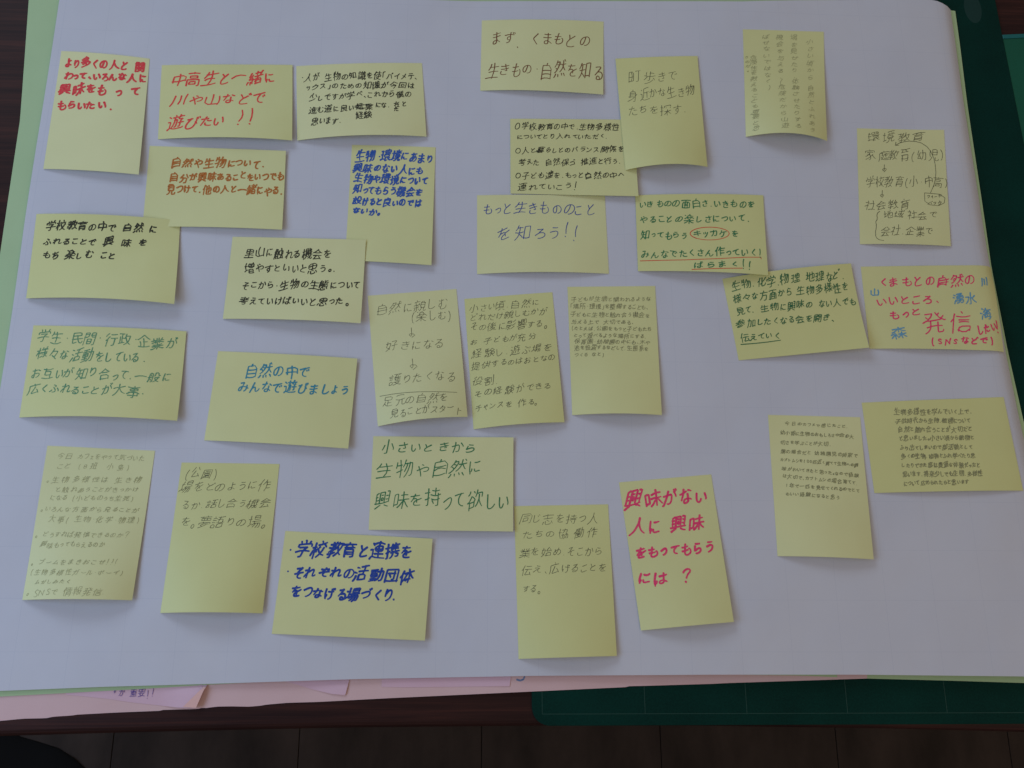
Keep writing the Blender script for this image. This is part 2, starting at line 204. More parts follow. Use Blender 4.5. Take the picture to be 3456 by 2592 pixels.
'園':[[11,87,11,12,14,11,85,11,87,13,87,87],[11,87,87,87],[73,61,66,68],[28,25,70,25],[49,20,49,34],[48,58,48,77],[23,35,75,35],[23,75,41,66,52,64,61,68,65,68,68,71,75,75],[70,57,48,58,30,57,29,47,31,45,68,45,70,47,70,56,73,61]],
'在':[[8,60,15,55,22,52],[34,23,38,22],[36,89,89,89],[63,34,63,89],[41,54,85,54],[9,23,89,23],[41,9,38,21,33,25,31,33,24,44,22,51,23,90]],
'地':[[46,17,46,76,48,86,54,89,82,89,89,86,91,78],[21,9,21,66],[7,32,31,32],[66,9,66,69],[36,47,44,45,47,40,64,36,67,32,87,27,87,57,86,61,82,65,78,65,75,63],[9,73,19,69,21,66,32,63]],
'域':[[53,89,58,88,69,77,74,75],[34,79,61,72],[89,38,87,39,80,59,74,63],[51,37,40,37,38,39,38,58,39,60,54,60,57,59,57,39,56,38,51,37],[18,9,18,69],[7,32,26,32],[36,22,88,22,89,21,89,14,81,8],[69,9,71,50,72,59,74,64,74,75,80,88,86,91,90,89,91,84,92,80,90,76],[8,76,16,73,18,69,29,66]],
'報':[[37,34,38,41,33,54],[17,34,16,40,18,46,17,54],[63,46,64,54,70,67,73,71,76,72],[11,17,41,17],[74,33,86,31,87,25,87,12,57,11,55,12,55,89,56,91,62,91,73,81,76,79],[26,8,26,34],[26,55,26,90],[8,71,45,71],[8,34,44,34],[10,54,43,54],[55,46,85,45,88,46,83,63,80,69,76,72,76,78,89,88,92,88]],
'場':[[49,48,47,60],[58,61,56,68,49,77,38,86],[46,23,84,23],[74,61,73,67,68,78,61,87,57,90],[8,29,30,29],[36,48,91,48],[21,9,21,63],[84,23,84,11,82,10,49,9,46,11,46,34,47,35,83,35,84,34,84,23],[30,71,33,71,46,60,88,61,89,63,88,73,84,88,81,91,74,91],[7,75,8,72,19,66,21,63,31,60]],
'境':[[45,55,83,55],[71,67,71,86,73,90,89,90,90,87,91,83],[51,23,53,33],[54,67,53,76,49,84,42,89,36,91,34,90],[63,7,64,13],[76,23,74,32],[19,9,19,71],[8,32,28,32],[43,14,85,14],[71,67,45,66,45,44,48,43,82,43,83,46,83,65,71,67],[40,33,88,33],[8,77,17,74,19,71,31,68]],
'増':[[46,74,85,74],[82,8,78,14,76,20],[49,9,52,20],[46,88,85,88],[64,21,64,48],[41,34,88,34],[20,9,20,67],[8,32,30,32],[46,88,46,63,47,61,82,60,85,62,85,88],[64,21,85,20,88,21,88,48,41,48,41,21,44,20,64,21],[7,77,8,74,18,70,20,67,25,67,32,64]],
'多':[[35,31,41,34,44,38],[49,7,45,9,44,15],[49,68,56,73,58,77],[67,41,62,43,60,50],[25,67,38,62,53,52,58,50,85,51,86,52,85,57,74,69,65,75,58,77,53,81,37,86,13,91],[17,29,42,15,69,16,70,18,69,22,66,26,57,33,51,37,44,38,42,41,39,43,16,51,10,50]],
'夢':[[41,53,41,63],[39,27,39,41],[31,74,35,75,39,78,42,83],[60,27,60,41],[10,62,10,55,13,53,87,53,89,55,89,62],[32,9,32,18],[9,13,90,13],[66,9,66,18],[14,90,28,88,49,82,64,74,67,70,69,65],[60,41,57,42,21,42,19,40,19,28,21,27,80,27,82,30,82,39,80,42,63,42,60,41],[23,71,41,63,70,65,74,64]],
'大':[[10,35,48,35],[10,89,21,83,33,71,41,58,46,44,52,37,55,35,89,35],[49,9,48,36,53,43,59,59,68,73,78,82,88,89]],
'好':[[27,67,27,71],[50,14,81,14,84,16,82,22,71,34,69,39,68,88,64,91,56,91],[46,50,91,50],[21,8,19,27,17,29,12,50,12,57,16,61,26,67,28,72,32,74,38,81],[7,28,36,28,38,30,34,51,27,71,17,83,8,89]],
'始':[[25,67,25,71],[49,87,50,59,84,58,86,60,86,87],[49,87,86,87],[65,8,50,34,49,41,61,41,86,38],[21,9,19,16,19,25,16,32,11,56,13,59,24,67,26,71,33,76,36,81],[7,28,33,28,34,30,32,48,27,66,20,80,16,84,9,89],[78,22,84,32,86,39,91,44]],
'子':[[19,14,73,14,75,15],[75,15,71,23,51,35,50,37,49,88,48,90,43,91,32,91],[8,52,90,52]],
'学':[[24,11,26,17,26,24],[48,8,51,16,51,24],[79,9,74,17,73,23],[9,63,89,63],[66,42,64,47,49,56,48,88,42,91,33,91],[11,35,11,26,13,24,72,23,88,24,88,35],[25,40,63,40,66,42,71,41]],
'家':[[14,52,44,41],[12,67,15,68,23,65,49,52],[48,9,49,15],[12,85,29,79,54,65],[66,57,71,68,77,75,85,83,90,85],[12,29,12,17,13,16,49,15,86,16,87,17,87,29],[25,33,74,33],[47,34,44,41,54,60,56,77,54,84,50,89,46,91,39,91],[54,59,65,57,67,52,78,44]],
'将':[[54,27,60,32,62,36],[10,66,20,58,25,57],[49,67,58,80],[64,8,62,13],[13,25,19,33,26,34],[38,56,90,56],[78,43,78,87,77,89,74,91,65,91],[26,8,26,90],[36,25,42,25,56,15,62,13,83,14,85,16,82,24,68,35,62,36,59,40,52,43,42,46,40,45]],
'小':[[49,9,49,87,47,90,44,91,34,91],[23,34,17,52,10,67],[75,33,89,60,91,67,90,73]],
'少':[[9,90,31,86,51,79,67,70,76,59],[25,24,11,49],[48,9,48,60],[74,23,89,48]],
'山':[[49,9,49,83],[14,29,14,83,84,83],[84,29,84,90]],
'島':[[60,76,60,85],[22,52,91,52],[37,73,37,85],[22,27,74,27],[49,7,47,8,46,13],[13,76,14,85,60,85],[22,39,74,39,74,15,72,14,46,14,25,14,23,15,22,17,22,64,83,64,86,65,85,78,82,89,79,91,71,91]],
'川':[[84,13,84,90],[19,13,19,61,14,81,8,90],[50,18,50,82]],
'年':[[31,8,30,8,28,12,26,19],[25,68,25,45,26,43,83,42],[9,68,90,68],[54,19,54,91],[11,37,23,21,26,19,85,19]],
'幼':[[26,9,13,39,12,44,15,45,33,44],[15,81,44,77],[52,31,85,31,87,32,86,81,82,89,73,89],[67,8,66,45,63,62,58,76,54,83,51,84],[40,63,46,81,51,84],[41,34,38,41,33,44,31,54,17,74,15,81]],
'広':[[52,8,56,20],[54,33,47,50,34,78,33,85,74,81,81,80],[90,21,57,20,18,21,17,24,17,59,13,80,9,89],[69,58,80,73,81,79,85,82,88,90]],
'庭':[[26,31,40,31,41,32,40,37,32,51],[35,76,35,80],[53,7,55,15],[72,33,72,73],[53,73,90,73],[57,52,86,52],[32,51,43,52,43,60,34,80,23,90],[27,64,31,73,34,76,36,80,45,86,67,90,88,90,92,88],[90,16,15,17,15,56,13,71,8,89],[56,34,71,32,82,29,88,31]],
'影':[[16,78,12,85],[46,77,51,86],[84,10,76,19,65,28],[65,56,91,35],[32,69,49,67,50,56,48,55,15,55,15,65,16,68,32,69],[32,69,32,88,30,91,25,91],[89,66,76,80,62,89],[14,21,51,21],[9,43,55,43],[14,21,14,11,16,10,49,9,51,11,51,29,49,32,16,32,14,30,14,21]],
'役':[[34,41,39,39,44,33,48,23,48,12,49,11,73,11,75,35,80,37,90,37],[26,8,19,17,10,25],[7,55,14,48,20,46],[42,52,43,59,56,75,57,79],[42,52,45,51,80,51,80,56,78,61,66,75,64,79],[27,31,22,39,20,46,21,90],[32,90,49,85,55,82,58,79,63,79,70,84,88,90]],
'後':[[77,33,81,37,82,42],[58,29,57,32,49,38,46,43],[52,57,79,59,78,65,66,79],[8,52,14,47,20,46],[60,8,47,20,44,27],[25,9,18,17,11,23],[34,90,50,86,57,82,60,79],[27,29,21,38,20,44,21,91],[56,45,52,57,49,59,46,63,34,69],[44,27,56,27,58,29,63,27,80,17],[37,45,45,43,57,45,64,43,84,42,90,49],[47,62,60,79,66,79,69,82,78,87,92,90]],
'志':[[17,67,10,85],[30,66,30,83,32,87,34,89,39,90,64,90,71,87,73,80],[40,56,45,57,59,67],[79,66,88,85],[9,22,90,22],[49,9,49,45],[15,46,83,46]],
'思':[[79,66,89,83],[32,66,32,85,35,88,40,89,65,89,69,85,71,79],[41,59,43,59,58,69],[17,68,10,85],[49,11,49,49],[18,31,80,31],[49,49,51,50,80,49,80,12,18,12,18,49,46,50,49,49]],
'性':[[10,27,7,46],[21,8,21,90],[29,24,34,35,41,36],[45,56,85,56],[46,29,87,29],[65,9,65,87],[36,88,90,88],[49,12,46,22,46,28,43,31,39,42]],
'情':[[41,63,83,63],[9,27,9,34,6,46],[26,22,29,31],[41,76,83,76],[19,8,19,90],[39,26,86,26],[62,8,62,38],[33,38,92,38],[36,14,89,14],[41,90,41,51,44,50,80,50,83,52,83,87,81,91,73,91]],
'感':[[74,7,81,11,81,17],[86,28,83,29,76,43,70,48],[29,73,29,83,31,88,33,90,46,91,68,90,70,88,73,82],[81,73,87,85],[16,76,10,87],[26,29,51,29],[59,59,70,53],[46,67,54,78],[49,42,48,40,29,41,27,43,28,56,30,57,48,56,49,42],[10,64,9,61,13,53,16,36,16,18,90,17],[61,9,62,27,66,42,70,48,70,52,78,60,84,62,88,62,90,60,91,53]],
'態':[[14,53,44,53],[59,51,68,50,85,44],[49,71,52,76],[83,74,88,86],[30,75,31,87,35,90,64,90,67,88,69,83],[59,17,66,17,84,11],[15,21,42,20],[14,43,44,43],[15,75,10,85],[25,7,17,16,15,21],[59,9,59,27,61,30,70,32,85,31,87,29,88,25],[59,40,59,61,61,64,66,65,83,65,87,63,89,58],[14,64,14,33,17,32,41,32,44,34,44,59,42,64,34,65],[38,12,40,15,42,20,47,23]],
'所':[[13,33,40,33,40,52,38,55,13,55],[79,41,79,90],[92,11,85,10,61,15,57,18,56,60,51,79,46,89],[56,41,91,41],[43,11,41,11,17,15,13,18,13,66,7,89]],
'持':[[49,67,56,78,56,81],[7,28,30,28],[40,58,90,58],[78,39,78,87,76,90,67,91],[66,8,66,39],[45,20,86,20],[39,39,91,39],[7,58,18,57,22,54,31,52],[21,8,21,85,19,90,11,91]],
'探':[[67,58,78,73,90,83],[61,58,47,76,40,82,35,83],[39,24,39,14,41,12,86,12,88,13,88,24],[84,37,86,41],[53,28,53,30],[7,60,11,58,19,56,21,53,30,51],[8,28,29,28],[64,45,64,90],[20,8,20,86,18,90,12,91],[39,56,58,56,61,58,66,58,70,56,89,56]],
'推':[[8,58,17,57,21,54,31,51,34,48,34,42,39,36,45,34],[46,45,87,45],[48,24,50,25,88,25],[7,27,30,27],[20,9,20,87,18,90,11,91],[46,64,87,64],[69,9,72,17,71,24,70,27,70,83],[46,84,90,84],[51,9,45,32,46,91]],
'提':[[20,54,19,57],[44,23,84,23],[64,67,85,67],[7,58,16,57,21,54,31,52],[7,28,30,28],[84,23,83,10,46,10,44,11,44,35,46,36,82,36,84,34,84,23],[64,50,64,87],[40,50,89,50],[44,74,48,77,54,84,66,89,88,90,93,88],[20,8,20,85,18,90,11,91],[45,61,44,74,33,90]],
'携':[[43,26,44,29],[72,63,72,71,88,71,89,77,86,88,84,91,73,91,69,89],[19,54,18,57],[51,63,51,69,47,81,41,88,35,90],[46,17,88,17],[38,63,72,63],[44,40,85,40],[7,59,16,57,20,54,28,51],[19,8,19,86,17,90,11,91],[66,9,68,15,67,52],[48,8,43,23,44,51,89,52],[8,28,26,28,34,29,41,26,46,29,85,29]],
'政':[[84,26,84,32,80,49,75,62,71,66],[13,36,13,79],[71,74,74,76,84,86,90,89],[29,14,29,75],[60,25,63,26,91,26],[8,14,47,14],[8,82,13,79,20,79,28,76,30,75,36,75,48,72],[63,9,57,36,50,44,49,45,43,43,29,43],[56,38,59,40,67,62,71,66,71,73,56,86,49,89]],
'教':[[84,26,84,35,81,48,75,63,73,64],[33,34,28,46],[50,89,61,82,69,74,73,73],[25,8,25,34],[11,17,36,17,43,22],[62,26,91,26],[39,48,37,54,29,61,28,89,25,91,18,91],[8,72,49,67],[7,34,48,34],[49,10,43,22,40,33],[66,9,60,35,56,39,52,46,40,48,28,46,23,47,19,49,14,55,9,58,7,58],[59,37,62,39,68,61,72,65,73,73,87,88,89,88]],
'整':[[49,75,78,75],[25,73,25,89],[63,18,90,18],[49,61,49,89],[9,12,48,12],[8,89,90,89],[15,61,84,61],[28,35,44,35,45,33,44,23,12,24,11,33,12,35,27,36],[84,18,82,28,77,36,68,45,55,52],[28,8,27,39,28,51],[60,24,69,36,77,45,88,51,93,51],[9,52,21,44,27,42,37,42,44,46],[67,7,60,24,54,29]],
'方':[[49,9,52,15,50,25],[36,48,76,48,78,49,76,75,72,87,67,90,53,90],[10,25,88,25],[37,25,36,49,33,61,22,80,13,87]],
'日':[[21,83,78,83],[21,48,78,48],[21,89,21,17,22,15,24,14,75,14,78,15,78,88]],
'時':[[11,42,32,42],[52,70,57,79],[79,38,79,87,76,90,66,91],[42,57,90,57],[66,9,66,37],[45,19,87,19],[11,72,30,72,32,69,32,14,29,13,12,14,11,16,11,80],[41,38,91,38]],
'暮':[[66,8,66,13],[32,9,32,13],[22,35,77,35],[25,79,74,79],[25,89,74,89],[38,47,36,57],[73,67,74,67,74,69],[9,13,90,13],[38,47,22,45,22,25,74,25,77,26,77,43,76,45,38,47],[28,58,26,69,25,89],[70,58,74,70,74,89],[8,57,29,58,34,57,69,58,91,57],[9,74,26,68,72,68,90,73]],
'期':[[37,77,43,86],[17,51,42,51],[17,35,42,35],[21,77,13,87],[61,34,88,34],[61,58,88,58],[8,20,49,20],[7,67,49,67],[17,9,17,67],[42,9,42,67],[54,92,53,88,57,79,61,58,61,14,63,12,86,12,88,13,88,86,86,90,76,91]],
'木':[[49,34,55,32,88,32],[49,39,41,44,26,64,17,73,8,79],[11,32,45,32,51,40,58,44,71,61,81,72,90,78],[49,9,49,90]],
'来':[[24,30,29,42],[47,54,26,75,9,85],[76,30,71,42],[53,54,64,66,73,75,90,85],[49,9,49,89],[15,19,85,19],[10,51,43,51,47,54,52,54,57,51,89,51]],
'果':[[10,86,28,77,35,72,44,62],[56,61,60,68,72,77,86,85,91,85],[49,12,49,90],[19,28,79,28],[49,12,76,11,79,12,79,44,76,45,20,45,19,42,19,15,20,12,23,11,49,12],[10,59,41,60,45,62,56,61,59,60,89,59]],
'校':[[63,8,66,13,66,22],[54,33,46,45],[66,70,66,73],[81,36,89,47],[21,44,16,49,8,69,7,74],[22,42,29,46,34,55,33,58],[9,29,33,29],[43,22,90,22],[78,49,72,63,65,74,51,85,42,90],[46,45,52,50,60,65,65,70,68,75,81,85,89,88],[23,8,21,44,23,48,23,90]],
'森':[[56,19,60,26,71,34,80,39,87,41,89,40],[11,41,16,41,27,35,39,26,43,20],[72,62,75,60,90,59],[67,62,54,79,48,84],[25,60,26,59],[70,48,70,91],[49,9,49,43],[8,59,41,59],[26,48,26,58,25,65,26,71,26,91],[52,59,64,60,67,62,72,63,86,80,92,84],[14,18,41,18,44,20,58,18,84,18],[6,85,20,69,24,67,33,70,41,76]],
'植':[[45,60,82,60],[21,41,28,45,31,50,31,54],[45,74,82,74],[45,46,82,46],[20,46,15,48,14,51,7,67,6,73],[41,18,87,18],[8,27,30,27],[36,89,91,89],[45,89,45,34,45,33,48,32,79,32,82,33,82,89],[62,8,62,16,59,23,59,32],[21,9,20,45,21,49,21,90]],
'業':[[21,9,24,17,25,25],[40,8,40,25],[6,87,12,88,26,83,40,75,43,70],[59,8,59,25],[32,25,36,41],[68,25,64,41],[57,69,59,75,72,82,87,88,93,87],[80,9,76,18,75,25],[49,42,49,91],[19,55,81,55],[10,25,88,25],[14,41,86,41],[10,68,40,68,44,70,59,68,89,68]],
'楽':[[34,33,64,33],[73,25,76,24],[9,48,24,40,26,38,26,35],[56,65,62,73,75,82,87,87,93,87],[8,87,10,88,14,87,24,82,34,75,43,65],[64,38,74,38,90,48],[50,8,49,9,48,16],[11,14,17,17],[49,49,49,90],[49,49,34,48,34,18,38,16,63,17,64,19,64,48,49,49],[9,63,40,63,43,65,55,65,59,63,89,63]],
'様':[[82,8,78,13,77,19],[51,8,55,19],[45,57,50,64,50,66],[23,45,29,48,34,57],[21,45,16,50,7,71],[38,84,55,76],[8,29,33,29],[46,33,87,33],[41,46,90,46],[23,8,23,27,21,44,23,47,23,90],[43,19,90,19],[66,20,67,63,66,87,64,91,56,92],[67,64,71,66,75,69,80,78,86,83,91,85],[86,59,80,67,79,70,77,70]],
'機':[[72,25,80,26],[45,9,37,27],[39,44,46,44,52,42],[78,9,72,25],[76,42,88,41],[72,79,72,82],[87,34,88,41],[51,35,52,42],[18,44,21,44,25,47,27,52,27,57],[43,69,47,70,53,75],[8,27,25,27],[83,66,80,72,73,78,70,82,54,90],[35,58,89,58],[19,8,17,45,19,49,19,90],[53,21,51,22,45,29,39,44],[60,8,60,24,63,53,70,77,73,82,79,89,85,91,90,88,92,84,91,80],[18,44,12,50,6,66,6,73],[37,27,42,28,45,31],[43,53,43,69,37,81,33,87,29,89],[86,19,84,24,80,26,80,30,76,36,75,41,76,43,77,48,83,53,83,58]],
'欲':[[71,59,67,62,66,69,59,83,52,89],[59,24,85,24,90,25,87,43],[41,14,47,22],[13,55,16,58],[21,10,11,25],[8,56,12,55,18,58,42,58],[62,8,59,24,52,39],[27,33,25,34,13,53,16,59,16,89],[72,34,71,59,74,62,81,78,90,89],[27,33,33,35,47,52,46,55,42,57,42,82,40,84,16,84]],
'歩':[[24,16,24,38],[74,50,88,65],[31,48,27,50,18,61,12,65],[20,91,38,88,53,82,64,75,72,64],[49,19,80,19],[49,9,49,65,48,69,37,70],[10,38,89,38]],
'死':[[22,55,34,65],[61,51,68,50,84,38],[61,13,61,80,62,86,69,88,82,88,87,87,89,84,91,76],[10,13,89,13],[28,13,28,19,23,36,9,54],[23,36,46,37,46,38,46,43,41,58,38,63,34,66,32,72,22,82,10,88]],
'民':[[50,56,53,57],[15,34,77,34,78,32,78,13,18,12,15,13,15,86,22,87,44,81],[49,34,51,55,53,58,57,70,64,82,71,87,80,90,85,86,87,78],[15,57,85,57]],
'気':[[25,17,88,17],[39,72,42,72],[28,32,78,32],[17,46,73,46,76,78,80,87,86,90,90,89,92,84,91,79],[22,59,53,81],[11,90,14,90,24,85,43,71,53,56],[27,8,25,17,13,35]],
'水':[[81,28,75,35,62,47],[11,33,32,33,34,34,34,38,31,50,25,62,17,73,11,79,8,80],[51,40,62,47,63,53,72,64,79,71,90,79],[49,9,49,31,51,40,49,44,49,86,47,90,38,90]],
'池':[[43,41,42,44],[26,62,13,87],[64,33,64,35],[9,37,22,43],[14,9,26,16],[64,9,64,69],[32,46,40,45,44,41,62,36,65,33,80,28,87,27,87,55,86,60,84,64,76,65],[43,17,43,82,45,88,52,90,83,90,89,87,92,78]],
'活':[[25,62,12,88],[42,87,84,87],[9,37,22,43],[12,10,15,10,26,16],[35,36,91,36],[42,87,42,61,45,59,84,60,84,87],[64,13,64,59],[41,15,64,13,81,9,89,9]],
'海':[[44,18,89,18],[22,62,12,88],[14,9,25,15],[7,39,10,39,20,44],[57,56,58,62,64,70],[59,34,59,41,65,47],[39,77,89,77],[31,56,91,56],[39,77,39,68,44,35,85,35,83,73,80,85,76,90,70,91,65,90],[47,8,44,18,41,20,33,32,30,34]],
'湧':[[39,10,74,10,77,11],[58,70,60,69],[25,62,12,88],[50,20,68,24],[15,9,26,16],[9,36,21,42],[39,41,86,41],[62,32,62,53],[39,53,86,53],[35,69,86,69,87,77,83,90,69,91],[61,63,61,67,57,76,52,82,41,89,35,90,30,89],[39,53,39,34,40,31,62,31,69,30,86,32,86,53],[77,11,76,16,68,22,69,30]],
'然':[[69,40,72,42,80,55,85,62,89,64],[19,41,29,49],[81,77,89,90],[19,77,11,90,7,92],[80,9,86,17],[59,78,63,89],[29,30,39,34],[38,79,39,90],[53,29,89,29],[26,15,45,15,46,16,45,22,42,32,39,35,35,44,29,49,28,53,22,58,14,64,11,64],[69,9,69,40,57,58,45,66],[28,7,26,10,26,15,24,17,19,25,9,37]],
'物':[[64,24,60,41,48,63],[78,24,78,30,73,48,66,65,58,79,49,88],[7,61,24,57,26,55,37,53],[11,28,35,28],[51,24,88,24,90,25,89,55,85,82,81,89,71,90],[25,8,25,91],[12,13,11,27,7,41],[56,8,53,13,52,23,42,40]],
'班':[[40,29,37,56],[55,8,54,58,50,75,46,83,41,86],[57,88,91,88],[19,14,19,79],[66,51,87,51],[64,14,89,14],[7,14,29,14],[76,14,76,88],[9,47,27,47],[7,83,30,77]],
'理':[[44,31,87,31],[43,68,88,68],[66,11,87,12,87,49,84,50,44,49,44,12,66,11],[9,43,29,43],[21,14,21,74],[8,14,31,14],[66,11,65,87],[35,88,92,88],[7,80,20,76,21,74,32,72]],
'環':[[72,9,72,26],[48,89,65,85],[56,9,56,26],[48,75,48,89],[37,36,90,36],[76,79,80,75,88,71],[7,14,26,14],[18,14,18,76],[8,43,25,43],[72,9,87,11,87,23,85,25,44,26,41,25,41,12,42,10,72,9],[57,63,83,62,84,59,84,48,81,47,45,47,44,50,44,62,57,63],[67,63,68,70,73,77,76,79,78,82,88,89,94,88],[6,81,20,75,26,74,37,78,48,75,55,68,57,63]],
'生':[[20,56,81,56],[49,9,49,87],[22,26,25,27,85,27],[9,88,90,88],[26,9,22,26,11,41]],
'町':[[77,17,77,85,74,90,60,91],[54,17,91,17],[10,46,42,46],[25,16,25,77],[10,77,40,77,42,74,41,17,11,16,10,18,10,83]],
'発':[[16,22,26,31],[64,20,72,14],[74,33,86,23],[16,11,38,11,40,12],[61,42,61,83,62,89,71,91,84,90,87,85,87,81],[13,64,85,64],[36,42,36,63,34,74,29,81,23,87,14,91],[55,9,60,18,64,20,66,26,70,31,74,33,75,39],[8,46,23,39,27,42,72,42,76,39,81,41,89,46,92,45],[40,12,38,21,31,29,26,31,24,39]],
'白':[[49,8,47,10,44,23],[18,83,80,83],[18,54,80,54],[18,91,18,26,18,24,21,23,80,23,80,90]],
'知':[[57,81,86,81],[26,62,34,66,45,79,46,83],[16,21,44,21],[57,88,57,19,59,16,84,16,86,17,86,86],[9,47,47,47],[28,21,28,45,26,63,20,77,9,89],[20,8,17,11,16,21,8,34]],
'社':[[23,9,25,14,25,24],[42,87,91,87],[68,8,68,87],[47,38,89,38],[9,24,32,24,34,26,33,32,26,42,23,50,24,90],[7,59,24,49,30,51,37,58]],
'稚':[[40,39,43,36,48,34],[49,84,91,84],[49,64,87,64],[51,24,54,25,89,25],[49,44,86,44],[71,9,73,16,73,84],[9,35,32,35,40,39],[24,13,22,48,24,52,24,91],[10,14,23,13,26,11,33,9],[58,8,56,10,48,34,49,37,49,91],[7,75,8,71,17,52,23,47,30,49,36,58,36,61]],
'系':[[43,15,41,21,30,31,29,34],[29,34,31,34,30,35],[31,68,13,84],[50,57,50,86,48,89,38,90],[47,38,44,43,30,51,27,57],[70,70,87,84],[16,58,23,57,51,56,54,55,67,55,76,53],[17,15,43,15,49,12,76,9,81,10],[22,37,29,36,32,37,44,36,47,38,57,35,70,27],[71,44,75,48,77,53,80,54,82,57]],
'経':[[66,37,69,37],[10,72,6,90],[23,9,18,21,12,29,11,35],[23,71,24,86],[33,67,37,81,40,83],[13,57,15,57,34,55],[23,35,21,42,16,50,13,57],[45,89,90,89],[49,65,86,65],[68,52,68,89],[52,12,53,20,63,34,76,44,89,49,92,48],[45,12,82,12,84,14,81,23,69,36,60,42,45,49],[32,45,33,53,36,58],[11,35,25,35,30,30,33,23]],
'結':[[10,72,7,89],[49,87,50,62,52,60,85,61,85,87],[49,87,85,87],[33,68,37,83],[23,72,25,86],[24,35,22,42,15,51,13,57],[25,9,10,35],[45,21,90,21],[67,9,67,42],[48,43,87,43],[9,58,13,57,35,56],[33,45,35,55,38,59],[10,35,25,35,28,33,33,25]],
'緒':[[54,71,86,71],[24,9,12,31,11,35],[23,71,24,87],[54,87,86,87],[33,56,35,58],[23,35,21,42,15,50,13,57],[11,71,7,89],[53,56,54,58,54,87],[63,9,63,37],[59,53,62,55,86,55,86,87],[49,19,75,19,82,24],[92,12,89,13,79,30,76,37],[31,45,35,58,34,65,32,68,36,83],[11,35,25,35,32,24],[43,38,63,38,67,39,76,37,91,38],[13,57,16,57,31,56,44,58,53,56,59,52,67,39]],
'置':[[23,58,76,58],[61,10,61,24],[38,10,38,24],[23,78,76,78],[23,68,76,68],[49,26,46,47],[10,35,88,35],[23,88,23,49,25,47,75,47,76,50,76,88],[8,89,90,89],[61,24,64,25,83,24,84,12,82,11,17,10,15,11,15,23,17,25,38,24,49,25,61,24]],
'考':[[42,51,46,53,79,53],[45,8,45,36],[19,19,66,19,72,24],[10,36,52,37,64,35,89,36],[83,12,81,15,67,30,65,35],[10,62,30,54,35,54,41,51,44,46,49,42,51,37],[33,56,33,57,36,58,34,65,35,68,71,68,73,69,72,81,68,89,60,91,52,91,46,89]],
'育':[[49,8,50,16],[36,18,34,24,28,29,26,34],[65,17,65,23,70,28,72,33],[24,61,76,61],[24,75,76,75],[24,91,24,51,25,48,74,48,76,50,76,87,74,91,59,92],[9,17,89,17],[20,36,25,35,38,35,73,33,81,36]],
'自':[[20,64,80,64],[49,8,45,20],[20,86,80,86],[20,43,80,43],[20,91,20,24,22,21,80,21,80,86]],
'興':[[11,90,33,78,37,78],[15,31,25,31],[73,49,83,49],[35,68,35,14,35,12,38,11,61,11,63,12,63,68],[65,78,87,89],[74,31,84,31],[44,24,54,24],[16,50,26,49],[44,49,44,37,54,37,54,53,45,53,44,49],[8,68,90,68],[26,9,15,14,14,15,16,68],[73,11,84,11,85,12,83,68]],
'般':[[53,36,57,28,58,12,60,11,80,12,81,33,83,35,93,35],[26,62,30,71],[27,8,26,16],[25,30,29,37],[8,50,41,50],[8,89,13,73,15,58,15,17,18,16,39,16,41,19,41,85,39,90,30,91],[86,50,83,60,73,76,65,84,52,90],[86,50,56,50,55,54,61,66,69,78,80,85,88,88]],
'良':[[64,75,83,61],[49,8,50,16],[21,88,26,88,46,83],[21,34,77,34],[21,53,76,52,77,50,77,19,76,17,74,16,25,16,22,17,21,20,21,88],[45,53,47,60,50,65,58,74,64,75,67,80,81,87,88,89,90,88]],
'行':[[47,13,88,13],[75,40,75,87,73,90,60,91],[27,9,9,26],[11,53,16,49,22,48],[43,40,90,40],[35,29,32,30,23,41,22,46,23,91]],
'要':[[70,61,68,68,61,76,59,81],[12,91,38,87,44,85,47,82],[32,61,27,75],[42,46,38,59],[37,11,37,45],[60,11,60,45],[10,11,88,11],[37,45,34,46,16,46,15,30,17,26,81,26,84,27,84,43,83,46,40,46,37,45],[9,60,33,61,38,60,71,61,91,60],[27,75,44,79,47,81,59,81,61,83,83,90,89,89]],
'見':[[59,60,59,83,61,89,66,90,86,90,89,87,91,80],[22,44,76,44],[35,60,34,71,28,81,17,88,11,90,8,89],[22,27,76,27],[22,27,22,58,23,60,74,60,76,59,76,11,24,11,22,12,22,27]],
'親':[[25,8,27,16],[16,67,10,81],[17,26,18,33,17,40],[40,68,45,77],[55,28,86,28],[55,44,86,44],[76,61,77,88,82,90,90,89,93,80],[62,61,60,75,57,81,51,88,47,90],[39,25,35,40],[28,41,28,84,26,89,20,89],[8,57,44,57],[62,61,55,60,56,12,86,12,86,60,83,61,62,61],[9,17,43,17],[7,40,46,40]],
'触':[[20,15,36,16,36,21,33,27,33,32],[70,57,54,56,54,27,56,26,85,26,87,28,87,56,70,58],[13,49,42,49],[13,67,42,67],[70,9,70,83],[27,32,27,88],[13,32,40,32,42,33,42,87,41,90,38,90],[23,7,12,33,13,68,8,90,9,92],[50,87,70,84,87,83],[84,70,87,77,87,82,89,84,91,90,95,92]],
'設':[[12,85,12,64,14,63,35,64,35,85],[8,24,38,24],[12,36,35,36],[21,8,24,14],[49,51,80,51,83,52,83,56,80,63,69,78],[12,50,34,50],[44,40,51,32,54,21,54,12,56,11,77,11,79,35,83,37,89,37],[12,85,35,85,44,90,61,82,64,78],[49,51,51,59,64,77,68,78,72,82,81,87,87,89,93,89]],
'話':[[7,24,36,24],[50,87,86,87],[11,85,11,64,34,64,34,83,33,85,11,85],[11,36,34,36],[22,9,24,14],[11,50,33,50],[68,13,68,60],[48,37,91,37],[50,87,51,62,68,61,86,62,86,87],[49,15,68,13,83,9,89,10]],
